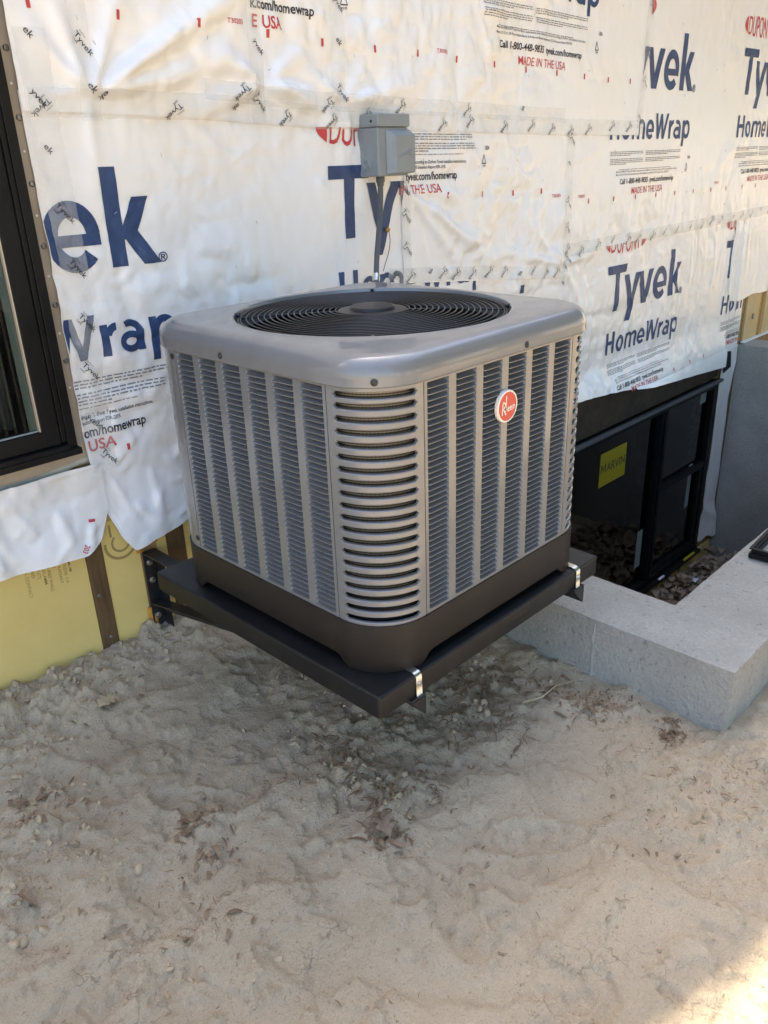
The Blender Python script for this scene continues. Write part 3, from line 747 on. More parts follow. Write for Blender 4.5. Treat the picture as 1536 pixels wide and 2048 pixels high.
# fine-print sheet right of the box
bl, rd, bk, gr = mk(), mk(), mk(), mk()
fine(gr, 1.0, 1.405, 1.318, 3, .0095, .004, -.012, .85, 4); fine(gr, 1.0, 1.412, 1.284, 4, .0095, .004, -.012, .3, 5); fine(gr, 1.0, 1.33, 1.243, 1, .01, .003, -.01, 1, 6)
text(bk, 'arrier according to DuPont Tyvek installation instructions.', 1.0, 1.348, 1.211, .013, -.012); text(bk, 'l. ICC-ES Evaluation Report ESR-2375.', 1.0, 1.222, 1.192, .012, -.012)
text(bk, 'tyvek.com/homewrap', .975, 1.304, 1.149, .031, -.006, .02); text(rd, 'IN THE USA', .94, 1.195, 1.098, .036, -.008, .02)
for (x, z) in ((1.231, 1.083), (1.476, 1.075), (1.713, 1.068), (1.954, 1.065)): tick(rd, x, z)
text(bk, 'USA', 1.49, 1.522, 1.255, .016, 0, .02); recycle(bk, 1.476, 1.20)
hb = Print(); hb.patch([[(-.012, -.022), (-.012, .022)], [(.012, -.022), (.012, .022)]]); bl.put(hb, 1.384, 1.352, 1)
text(rd, 'T30203', 2.05, 2.12, 1.03, .015)
finish(M2, 1, bl, rd, bk, gr)
# upper left sheet
bl, rd, bk, gr = mk(), mk(), mk(), mk(); tU = -.020
text(bk, 'k.com/homewrap', .257, .521, 1.686, .030, tU, .02); text(rd, 'E', .262, .285, 1.634, .036, tU, .02); text(rd, 'USA', .305, .383, 1.634, .036, tU, .02)
for (x, z) in ((-.465, 1.637), (-.214, 1.628), (.042, 1.625), (.323, 1.618), (.560, 1.607), (.812, 1.601), (1.055, 1.601), (1.303, 1.593), (1.551, 1.586), (1.786, 1.576), (2.034, 1.572), (2.278, 1.567), (2.509, 1.561), (2.732, 1.562)): tick(rd, x, z)
text(rd, 'T30203', .156, .218, 1.635, .014, 0.0); text(rd, 'T30203', 1.17, 1.235, 1.61, .014, tU); recycle(bk, .674, 1.728)
full_print(bl, rd, bk, gr, 1.42, 2.135, tU)
text(bk, MEET1, 1.557, 2.266, 1.722, .010, tU, .01); text(bk, MEET2, 1.557, 2.15, 1.704, .010, tU, .01)
call_line(bk, 1.584, 2.238, 1.653, .028, tU); text(rd, MADE, 1.724, 2.104, 1.594, .035, tU, .015); text(bk, 'USA', 2.39, 2.425, 1.748, .016, 0, .02); recycle(bk, 2.376, 1.684)
finish(U1, 2, bl, rd, bk, gr)
# upper right sheet
bl, rd, bk, gr = mk(), mk(), mk(), mk()
for x0 in (2.54, 4.143):
    full_print(bl, rd, bk, gr, x0, 1.535)
    text(bk, MEET1, x0 + .12, x0 + .83, 1.122, .009); text(bk, MEET2, x0 + .12, x0 + .72, 1.107, .009)
    call_line(bk, x0 + .165, x0 + .79, 1.063, .028); text(rd, MADE, x0 + .30, x0 + .67, 1.008, .036, 0, .015)
    text(bk, 'USA', x0 + .96, x0 + .995, 1.175, .016, 0, .02); recycle(bk, x0 + .955, 1.115)
for k in range(13): tick(rd, 2.40 + .245 * k, .995 - .002 * k)
text(rd, 'T30203', 2.29, 2.36, 1.015, .015); text(rd, 'T30203', 3.91, 3.98, 1.015, .015)
for it in bl.items + rd.items: it.v = [(max(x, 2.862) if z > 1.37 else x, z) for (x, z) in it.v]
finish(U2, 1, bl, rd, bk, gr)
# loose lower right sheet
bl, rd, bk, gr = mk(), mk(), mk(), mk()
for x0 in (2.664, 4.275):
    full_print(bl, rd, bk, gr, x0, .372)
    text(bk, MEET1, x0 + .12, x0 + .83, -.042, .009); text(bk, MEET2, x0 + .12, x0 + .72, -.057, .009)
    if x0 < 4: call_line(bk, x0 + .12, x0 + .74, -.098, .028); text(rd, MADE, x0 + .29, x0 + .655, -.140, .033, 0, .015)
    else: text(bk, '1-800-448-983', 4.47, 4.69, -.080, .028, 0, .02); text(rd, 'MADE IN', 4.50, 4.69, -.128, .034, 0, .015)
for o_ in (bl, rd, bk, gr):
    for it in o_.items: it.v = [(min(x, 4.69), min(z, .79)) for (x, z) in it.v]
for (x, z) in ((3.545, -.149), (3.804, -.148), (4.023, -.147)): tick(rd, x, z + .03)
finish(L2, 0, bl, rd, bk, gr)
bl, rd, bk, gr = mk(), mk(), mk(), mk()
tick(rd, -.56, .185, 1.4, .9); text(rd, '203', -.602, -.575, .118, .018, -2.2)
finish(D1, 1, bl, rd, bk, gr)

# --- clear tape with its small logo print
def make_tape(pts, w, layer, logos=0.13, vert=False, seed=0, scale=1.0, phase=0.0):
    rr = random.Random(seed); pts = [Vector(p) for p in pts]
    L = [0.0]
    for a, e in zip(pts, pts[1:]): L.append(L[-1] + (e - a).length)
    n = max(4, int(L[-1] / 0.012)); P = Print(); rows = []
    for i in range(n + 1):
        s = L[-1] * i / n; k = min(len(pts) - 2, max(j for j in range(len(L)) if L[j] <= s + 1e-9))
        k = min(k, len(pts) - 2); t = (s - L[k]) / (L[k + 1] - L[k]); c = pts[k].lerp(pts[k + 1], t)
        d = (pts[k + 1] - pts[k]).normalized(); nn = Vector((-d.y, d.x))
        e0 = 0.002 * rr.uniform(-1, 1) * 0.5
        rows.append([tuple(c + nn * (w * (j / 6 - .5) + e0)) for j in range(7)])
    P.patch(rows); o = P.build('clear_tape', M['tape'], house, layer, 0.0032); o['label'] = 'translucent printed seam tape'
    lg = Print(); s = .03 + phase; d = (pts[-1] - pts[0]).normalized(); nn = Vector((-d.y, d.x))
    while logos and s < L[-1] - .02:
        k = min(len(pts) - 2, max(j for j in range(len(L)) if L[j] <= s)); c = pts[k].lerp(pts[k + 1], (s - L[k]) / (L[k + 1] - L[k]))
        rot = R(-52) if vert else R(218); q = rr.random(); c = c + nn * rr.uniform(-.2, .2) * w
        sc = scale; ux, uz = math.cos(rot), math.sin(rot)
        word = 'Tyvek' if q < .68 else ('yvek' if q < .82 else 'ek'); ln = .068 * sc * len(word) / 5
        x0 = c.x - ux * .03 * sc; z0 = c.y - uz * .03 * sc
        lg.put(text2d(word, .008), x0, z0, .0165 * sc, rot, scx=ln)
        if q < .68: lg.put(text2d('TAPE', .02), x0 + uz * .012 * sc + ux * .002, z0 - ux * .012 * sc + uz * .002, .0052 * sc, rot, scx=.02 * sc); lg.put(text2d('DuPont', .0), x0 - uz * .020 * sc + ux * .004, z0 + ux * .020 * sc + uz * .004, .005 * sc, rot, scx=.024 * sc)
        s += logos * rr.uniform(.8, 1.25)
    if lg.v: lg.build('tape_print', M['black_ink'], o, layer, 0.0044)['kind'] = 'stuff'
    return o
TU = [(-.51, 1.405), (.05, 1.40), (.5, 1.375), (1.41, 1.358), (2.12, 1.345), (2.9, 1.34)]
make_tape(TU, .075, 2, .20, seed=1); make_tape([(a + .0, e + .05) for a, e in TU[1:5]], .06, 2.4, .42, seed=2, phase=.1)
make_tape([(-.478, 1.58), (-.475, 1.35), (-.47, .95), (-.478, .62), (-.485, .34)], .085, 2.6, .145, True, 3)
make_tape([(-.335, 1.70), (-.335, 1.36)], .06, 2.8, .15, True, 4, phase=.12); make_tape([(.265, 1.76), (.26, 1.35)], .062, 2.8, .13, True, 5)
make_tape([(.63, 1.76), (.62, 1.36)], .062, 2.8, .14, True, 6); make_tape([(.968, 1.15), (.985, .77)], .06, 2, .13, True, 7)
make_tape([(2.20, 1.32), (2.19, .66)], .075, 2, .15, True, 8); make_tape([(2.88, 2.15), (2.868, 1.34)], .07, 3, .17, True, 9)
make_tape([(.87, .79), (1.5, .735), (2.17, .655)], .06, 2, .10, False, 10); make_tape([(2.17, .765), (3.2, .775), (5.2, .80)], .065, 2, .15, False, 11, 1.1)
make_tape([(2.17, .72), (2.19, .50)], .05, 2, .1, True, 12)
# staples
b = B()
for k in range(70):
    x = RNG.uniform(-.45, 4.3); z = RNG.choice([RNG.uniform(.1, .6), RNG.uniform(.8, 1.3), RNG.uniform(1.45, 1.9)])
    if -.3 < x < 1.9 and z < .5: continue
    a = RNG.uniform(.2, 2.2); y = float(sheet_y(x, z, 2)) - .003
    dx, dz = .006 * math.cos(a), .006 * math.sin(a)
    b.tube([(x - dx, y, z - dz), (x + dx, y, z + dz)], .0009, 4)
b.obj('staple', M['bolt'], house)['kind'] = 'stuff'

# --- yellow foam boards, treated furring strips, bare boards
def board(x0, x1, z0, z1, y0=0.7985, y1=0.8018, m='foam', name='foam_board', bev=.002):
    return B().box(x0, x1, y0 - .0, y1, z0, z1).obj(name, M[m], house, bevel=bev)
for (x0, x1, z0, z1) in ((-3.58, -.594, -.65, .365), (-.531, -.398, -.65, .30), (-.331, -.292, -.65, .30), (-.218, .47, -.65, .30), (.75, 2.2, -.62, .2), (-.396, -.333, .02, .28)):
    board(x0, x1, z0, z1)
for (x0, x1) in ((-.593, -.532), (-.291, -.219)):
    n = 40; P = []
    b = B().box(x0, x1, .7955, .8015, -.66, .30); fs = b.obj('furring_strip', M['batten'], house, bevel=.001)
    for (dx, z) in ((.018, .085), (.03, .12), (.034, -.27), (.02, -.1)):
        B().lathe([(0.0, -.003), (.006, -.003), (.0075, -.001), (.0075, .002)], (x0 + dx, .7952, z), 'Y', 12).obj('screw_head', M['bolt'], fs, smooth=40)
# dark pocket where the bracket plate is let into the foam
for (x, z0, z1, w, out) in ((-.39, -.36, -.22, .022, .014), (-.337, -.36, -.30, .02, .02), (-.40, -.0, .05, .016, .010), (-.336, .02, .075, .012, .008), (-.27, -.37, -.31, .03, .03)):
    b = B(); P = []
    for i in range(13):
        t = i / 12; z = z1 + (z0 - z1) * t; row = []
        for k in range(9):
            a = math.pi * k / 8; rr_ = w * (0.6 + .5 * float(vn(t * 5 + x * 40, k * .6, 3))) * (1 - .5 * (t - .5) ** 2)
            row.append((x + rr_ * math.cos(a), .7985 - out * math.sin(a) * (0.6 + .6 * float(vn(t * 6, k * .8 + x * 9, 5))), z))
        P.append(row)
    b.grid(P, flip=True); b.obj('spray_foam', M['spray_foam'], house, smooth=80)
# foam board print
def flat_print(name, items, m, y):
    p = Print()
    for it in items: text(p, *it)
    me = bpy.data.meshes.new(name); me.from_pydata([(x, y, z) for (x, z) in p.v], [], p.f); link(name, me, M[m], house)
d90 = R(-90)
flat_print('foam_print', [('ON, CONTACT', 0, .115, .09, .016, d90), ], 'foam_ink', .7980) if False else None
fpk = Ink()
for s, x, z, l in (('ON, CONTACT', -.795, .092, .108), ('UDED', -.775, .093, .045), ('PRODUCT)', -.757, .094, .055), ('ES, INFLAMM', -.740, .096, .085), ('CEDURES WALL', -.724, .097, .118), ('LIGHT.', -.706, .097, .045), ('CING RADIANT', -.690, .098, .105), ('LYSTYRENE CA', -.672, .10, .112), ('MAXIMUM', -.655, .10, .075)):
    fpk.put(text2d(s, .01), x, z, .0105, d90, scx=l)
fp = fpk.new(); arc(fp, -.462, .062, .058, .058, 170, 372, .010, 40); arc(fp, -.462, .062, .032, .032, 130, 410, .008, 40)
fp.patch([[(-.462 - .036, .09), (-.462 - .028, .09)], [(-.462 - .036, .135), (-.462 - .028, .135)]]); fp.patch([[(-.462 + .024, .09), (-.462 + .032, .09)], [(-.462 + .024, .14), (-.462 + .032, .14)]])
for fp in fpk.items:
    me = bpy.data.meshes.new('foam_print'); me.from_pydata([(x, .7979 if x < -.594 or x > -.53 else .7949, z) for (x, z) in fp.v], [], fp.f); link('foam_print', me, M['foam_ink'], house)
board(-.60, -.47, .15, .30, .7962, .7975, 'pine', 'wood_shim')
# bare pine boards above the far well wall
for (x0, x1, dy) in ((4.80, 5.06, 0), (5.14, 5.385, .01), (5.392, 5.60, .006)):
    board(x0, x1, -.155, .32, .785 - dy, .8015, 'pine', 'stud_board', .002)
board(5.062, 5.138, -.15, .30, .798, .8016, 'spray_foam', 'foam_gap')
B().box(4.76, 6.5, .755, .784, -.1585, -.150).obj('sill_gasket', M['paper'], house)
for (x, z) in ((4.93, .02), (5.24, .05), (5.37, .05), (5.45, .06)):
    B().box(x - .003, x + .003, .773, .790, z - .022, z + .022).obj('staple', M['bolt'], house)

# --- left window
def make_left_window():
    w = empty('window', (-1.15, .795, .44)); w.parent = house; w.location = Vector((-1.15, .795, .44)) - house.location
    w['label'] = 'black framed window at the left edge'
    def P(b, name, m, bev=.0015): return b.obj(name, M[m], w, bevel=bev)
    X1, Z0, X0, Z1 = -.568, .440, -1.34, 1.70
    yf = .745
    b = B(); b.box(X1 - .028, X1, yf, .80, Z0, Z1); b.box(X0, X0 + .028, yf, .80, Z0, Z1); b.box(X0 + .0285, X1 - .0285, yf, .80, Z1 - .03, Z1); P(b, 'frame', 'black_frame')
    b = B(); b.box(X1 - .036, X1 - .0285, yf + .006, .80, Z0 + .03, Z1 - .03); b.box(X1 - .044, X1 - .0365, yf + .002, .80, Z0 + .03, Z1 - .03); P(b, 'track', 'black_frame', .001)
    b = B(); b.box(X0 + .029, X1 - .0285, yf - .012, .80, Z0, Z0 + .022); b.box(X0 - .01, X1 + .004, yf - .018, yf + .02, Z0 - .012, Z0 + .008); P(b, 'sill', 'black_frame')
    sx1, sz0 = X1 - .045, Z0 + .024
    b = B(); b.box(sx1 - .052, sx1, yf + .010, .80, sz0, Z1 - .04); b.box(X0 + .05, X0 + .10, yf + .010, .80, sz0, Z1 - .04)
    b.box(X0 + .1005, sx1 - .0525, yf + .010, .80, sz0, sz0 + .05); b.box(X0 + .1005, sx1 - .0525, yf + .010, .80, Z1 - .09, Z1 - .04); P(b, 'sash', 'black_frame')
    gx, gz = sx1 - .053, sz0 + .052
    B().box(gx - .004, gx, yf + .013, .79, gz, Z1 - .09).obj('glazing_bead', M['spacer'], w)
    B().box(X0 + .11, gx - .005, yf + .020, yf + .03, gz, gz + .004).obj('glazing_bead', M['spacer_grey'], w)
    B().box(gx - .026, gx - .005, yf + .030, yf + .034, gz, Z1 - .09).obj('spacer_bar', M['spacer_grey'], w)
    b = B(); b.add([(X0 + .1, yf + .026, gz - .001), (gx, yf + .026, gz - .001), (gx, yf + .026, Z1 - .09), (X0 + .1, yf + .026, Z1 - .09)], [(0, 1, 2, 3)]); b.obj('pane', M['glass'], w)
    # insect screen blind with vertical pleats inside
    b = B(); G = []
    for i in range(260):
        x = X0 + (gx - .027 - X0) * i / 259
        G.append([(x, .86 + .012 * math.sin(i * .42) + .006 * math.sin(i * .17 + z * 6), z) for z in np.linspace(gz, Z1, 24)])
    b.grid(G); b.obj('curtain', M['curtain'], w, smooth=80)
    # nailing flange with holes, screws and flashing tape at the sill
    fl = B(); fl.box(X1, -.513, .7905, .7935, Z0 - .07, Z1 + .06); fl.box(X0 - .06, X1 - .0005, .7905, .7935, Z0 - .07, Z0 - .012)
    fo = P(fl, 'nailing_flange', 'flange', None)
    for k, z in enumerate(np.arange(.62, 1.9, .083)):
        if k % 2: B().lathe([(0, -.0045), (.006, -.0045), (.0085, -.002), (.0085, .001)], (-.535, .7905, z), 'Y', 12).obj('screw_head', M['bolt'], fo, smooth=40)
        else: B().lathe([(0, -.0006), (.0035, -.0006), (.0035, .001)], (-.538, .7903, z), 'Y', 10).obj('nail_hole', M['paper'], fo)
    b = B(); G = []
    for i in range(60):
        x = X0 + (-.50 - X0) * i / 59
        lo = .335 + .045 * float(sstep(-.75, -.5, x)); hi = .372 + .02 * float(sstep(-.75, -.5, x))
        G.append([(x, .7885 - .001 * math.sin(i * .9 + j), lo + (hi - lo) * j / 4) for j in range(5)])
    b.grid(G); b.obj('flashing_tape', M['flash_tape'], w, smooth=60)
make_left_window()

# --- basement window in the well
def make_basement_window():
    w = empty('window', (3.0, .82, -1.8)); w.parent = house; w.location = Vector((3.0, .82, -1.8)) - house.location
    w['label'] = 'black framed basement window inside the concrete well'
    def P(b, name, m='black_frame', bev=.002): return b.obj(name, M[m], w, bevel=bev)
    X0, X1, Z0, Z1 = 1.64, 4.43, -1.80, -.37; y0, y1 = .775, .86
    b = B(); b.box(X0, X0 + .05, y0, y1, Z0, Z1); b.box(X1 - .06, X1, y0, y1, Z0, Z1); b.box(X0 + .0505, X1 - .0605, y0, y1, Z1 - .06, Z1); b.box(X0 + .0505, X1 - .0605, y0, y1, Z0, Z0 + .06); P(b, 'frame')
    b = B(); b.box(X0 - .02, X1 + .01, y0 - .03, y0 - .002, Z1 - .018, Z1 + .004); P(b, 'drip_cap', 'conduit')
    b = B(); b.box(X0, X1, y0 - .035, y0 - .002, Z0 - .02, Z0 + .012); P(b, 'sill')
    mx = 3.585
    b = B(); b.box(mx - .045, mx + .045, y0 - .004, y1, Z0 + .061, Z1 - .061); b.box(mx - .012, mx + .012, y0 - .014, y0 - .0045, Z0 + .061, Z1 - .061); P(b, 'mullion')
    b = B(); b.box(mx + .0455, X1 - .061, y0 + .004, y1, -1.06, -1.015); b.box(X1 - .115, X1 - .0615, y0 + .01, y1, Z0 + .061, -1.061); b.box(mx + .0455, mx + .075, y0 + .01, y1, Z0 + .061, -1.061); b.box(mx + .0755, X1 - .1155, y0 + .01, y1, Z0 + .061, Z0 + .10); P(b, 'sash')
    def pane(x0, x1, z0, z1): 
        b = B(); b.add([(x0, .815, z0), (x1, .815, z0), (x1, .815, z1), (x0, .815, z1)], [(0, 1, 2, 3)]); return b.obj('pane', M['glass_low'], w)
    p1 = pane(X0 + .05, mx - .045, Z0 + .06, Z1 - .06); pane(mx + .045, X1 - .06, -1.015, Z1 - .06); pane(mx + .075, X1 - .115, Z0 + .10, -1.06)
    # maker's stickers on the glass
    B().box(2.80, 3.135, .8115, .8125, -.765, -.535).obj('yellow_sticker', M['sticker'], w)['label'] = 'yellow sticker lettered in black on the glass'
    pr = Print(); text(pr, 'ARVIN', 2.885, 3.12, -.675, .062, 0, .004)
    for (xa, za, xb, zb) in ((.004, 0, .004, 1), (.004, 1, .029, .25), (.029, .25, .054, 1), (.054, 0, .054, 1)): bar(pr, 2.817 + xa, -.675 + za * .062, 2.817 + xb, -.675 + zb * .062, .010, 4, 2)
    me = bpy.data.meshes.new('sticker_print'); me.from_pydata([(x, .8108, z) for x, z in pr.v], [], pr.f); link('sticker_print', me, M['black_ink'], w)
    for (x, z, ww, h) in ((4.22, -.53, .10, .17), (3.42, -1.60, .08, .30), (4.17, -1.36, .06, .36)):
        B().box(x, x + ww, .8118, .8128, z, z + h).obj('glass_label', M['spacer_grey'], w)
    B().box(3.70, 3.78, y0 - .045, y0 - .03, -1.782, -1.772).obj('sill_tab', M['paper'], w)
    B().box(4.12, 4.30, y0 - .045, y0 - .03, -1.782, -1.768).obj('sill_tab', M['sticker'], w)
    for i, (x0, x1) in enumerate(((1.6, 3.3), (3.33, 3.78), (3.82, 4.15), (4.2, 4.74))): B().box(x0, x1, .79, .8015, -2.1, -1.825).obj('foam_board', M['foam'], house, bevel=.004)
    B().box(1.62, 4.44, .796, .8015, -.355, -.02).obj('header_board', M['dark_wood'], house)
    # dark room content seen through the glass: a post and stacked boards
    B().box(3.86, 4.05, 1.0, 1.12, -2.0, -.3).obj('room_post', M['curtain'], house)
    B().box(4.44, 4.60, .775, .80, -.42, -.14).obj('flashing', M['black_frame'], house) if False else None
    b = B(); b.add([(4.40, .745, -.155), (4.50, .742, -.17), (4.56, .752, -.30), (4.44, .755, -.33)], [(0, 3, 2, 1)]); b.add([(4.40, .749, -.155), (4.50, .746, -.17), (4.56, .756, -.30), (4.44, .759, -.33)], [(0, 1, 2, 3)]); b.obj('flashing_flap', M['black_frame'], w)
make_basement_window()

# ------------------------------------------------------------------ wall brackets, pad, clips
def make_bracket(x0, x1, label):
    r = empty('wall_bracket', ((x0 + x1) / 2, .79, -.3)); tag(r, label, 'bracket', 'steel brackets carrying the pad')
    t = .005; yw = .7930; yf = -.487
    b = B(); b.box(x0, x1, yf, yw - .006, -.0015 - t, -.0015)
    b.obj('arm', M['steel_black'], r, bevel=.001)
    b = B(); b.add([(x1 - t, yf, -.0068), (x1, yf, -.0068), (x1, yf, -.062), (x1 - t, yf, -.062), (x1 - t, .786, -.0068), (x1, .786, -.0068), (x1, .786, -.05), (x1 - t, .786, -.05)],
                   [(0, 1, 2, 3), (7, 6, 5, 4), (0, 4, 5, 1), (1, 5, 6, 2), (2, 6, 7, 3), (3, 7, 4, 0)])
    b.add([(x0, yf - .001, -.0068), (x1 - t - .0005, yf - .001, -.0068), (x1 - t - .0005, yf - .001, -.060), (x0, yf + .003, -.0068), (x1 - t - .0005, yf + .003, -.0068), (x1 - t - .0005, yf + .003, -.060)],
          [(0, 2, 1), (3, 4, 5), (0, 3, 5, 2), (1, 2, 5, 4), (0, 1, 4, 3)])
    b.obj('web', M['steel_black'], r)
    b = B(); b.box(x0, x1, yw - .005, yw, -.31, -.002); b.box(x1 - t, x1, yw - .055, yw - .0055, -.31, -.055)
    vp = b.obj('wall_plate', M['steel_black'], r, bevel=.001)
    for z in (-.045, -.115, -.26):
        B().lathe([(0, -.012), (.007, -.012), (.009, -.007), (.012, -.006), (.012, 0)], ((x0 + x1) / 2 - .006, yw - .005, z), 'Y', 10).obj('bolt', M['bolt'], vp, smooth=35)
    b = B()   # diagonal brace
    def sl(x, y, z): return (x, y, z)
    a0, a1 = (.775, -.20), (.02, -.055)
    b.add([(x0, a0[0], a0[1]), (x1 - .006, a0[0], a0[1]), (x1 - .006, a1[0], a1[1]), (x0, a1[0], a1[1]), (x0, a0[0], a0[1] - t), (x1 - .006, a0[0], a0[1] - t), (x1 - .006, a1[0], a1[1] - t), (x0, a1[0], a1[1] - t)],
          [(0, 1, 2, 3), (7, 6, 5, 4), (0, 4, 5, 1), (1, 5, 6, 2), (2, 6, 7, 3), (3, 7, 4, 0)])
    b.add([(x1 - .011, a0[0], a0[1] - t), (x1 - .006, a0[0], a0[1] - t), (x1 - .006, a1[0], a1[1] - t), (x1 - .011, a1[0], a1[1] - t), (x1 - .011, a0[0], a0[1] - .045), (x1 - .006, a0[0], a0[1] - .045), (x1 - .006, a1[0], a1[1] - .045), (x1 - .011, a1[0], a1[1] - .045)],
          [(7, 6, 5, 4), (0, 4, 5, 1), (1, 5, 6, 2), (2, 6, 7, 3), (3, 7, 4, 0)])
    b.obj('brace', M['steel_black'], r)
make_bracket(-.396, -.345, 'black steel wall bracket under the left side of the pad')
make_bracket(.345, .400, 'black steel wall bracket under the right side of the pad')

def make_pad():
    x0, x1, y0, y1, z0, z1 = -.499, .493, -.4764, .5167, 0.0, .0595
    bm = bmesh.new()
    bmesh.ops.create_cube(bm, size=1.0)
    for v in bm.verts: v.co = Vector((x0 + (v.co.x + .5) * (x1 - x0), y0 + (v.co.y + .5) * (y1 - y0), z0 + (v.co.z + .5) * (z1 - z0)))
    bmesh.ops.bevel(bm, geom=[e for e in bm.edges if abs(e.verts[0].co.z - e.verts[1].co.z) > .01], offset=.012, segments=4, affect='EDGES', profile=.5)
    bmesh.ops.bevel(bm, geom=[e for e in bm.edges if e.verts[0].co.z > z1 - 1e-5 and e.verts[1].co.z > z1 - 1e-5], offset=.007, segments=3, affect='EDGES', profile=.5)
    me = bpy.data.meshes.new('equipment_pad'); bm.to_mesh(me); bm.free()
    me.polygons.foreach_set('use_smooth', [True] * len(me.polygons)); me.set_sharp_from_angle(angle=R(50))
    r = empty('equipment_pad', (0, 0, 0)); tag(r, 'square black plastic equipment pad under the air conditioner', 'pad')
    link('slab', me, M['pad'], r)
    b = B(); b.box(-.03, .115, y0 - .0022, y0 + .01, .030, .0575); b.obj('moulded_plate', M['base'], r, bevel=.004)
make_pad()

def make_clip(x, label):
    r = empty('hold_down_clip', (x, -.47, .06)); tag(r, label, 'clip', 'zinc clips holding the pad')
    w = .0105; path = [(-.425, .0655), (-.445, .0655), (-.462, .0648), (-.473, .0620), (-.4795, .055), (-.4800, .03), (-.4815, .0), (-.4830, -.001)]
    G = [[(x - w, y, z), (x + w, y, z)] for y, z in path]; b = B(); b.grid(G)
    G2 = [[(x - w, y + .0016, z - .0016), (x + w, y + .0016, z - .0016)] for y, z in path]; b.grid(G2, flip=True)
    for sx in (-w, w): b.grid([[(x + sx, y, z), (x + sx, y + .0016, z - .0016)] for y, z in path], flip=sx > 0)
    b.obj('strap', M['zinc'], r, smooth=60)
    B().lathe([(0, .006), (.005, .006), (.006, .002), (.006, 0)], (x, -.440, .0655), 'Z', 6).obj('screw_head', M['zinc'], r)
    B().lathe([(0, -.005), (.0045, -.005), (.0055, -.001), (.0055, 0)], (x, -.4802, .034), 'Y', 10).obj('screw_head', M['zinc'], r)
make_clip(-.362, 'shiny zinc clip at the near corner of the pad')
make_clip(.372, 'shiny zinc clip at the far right corner of the pad')

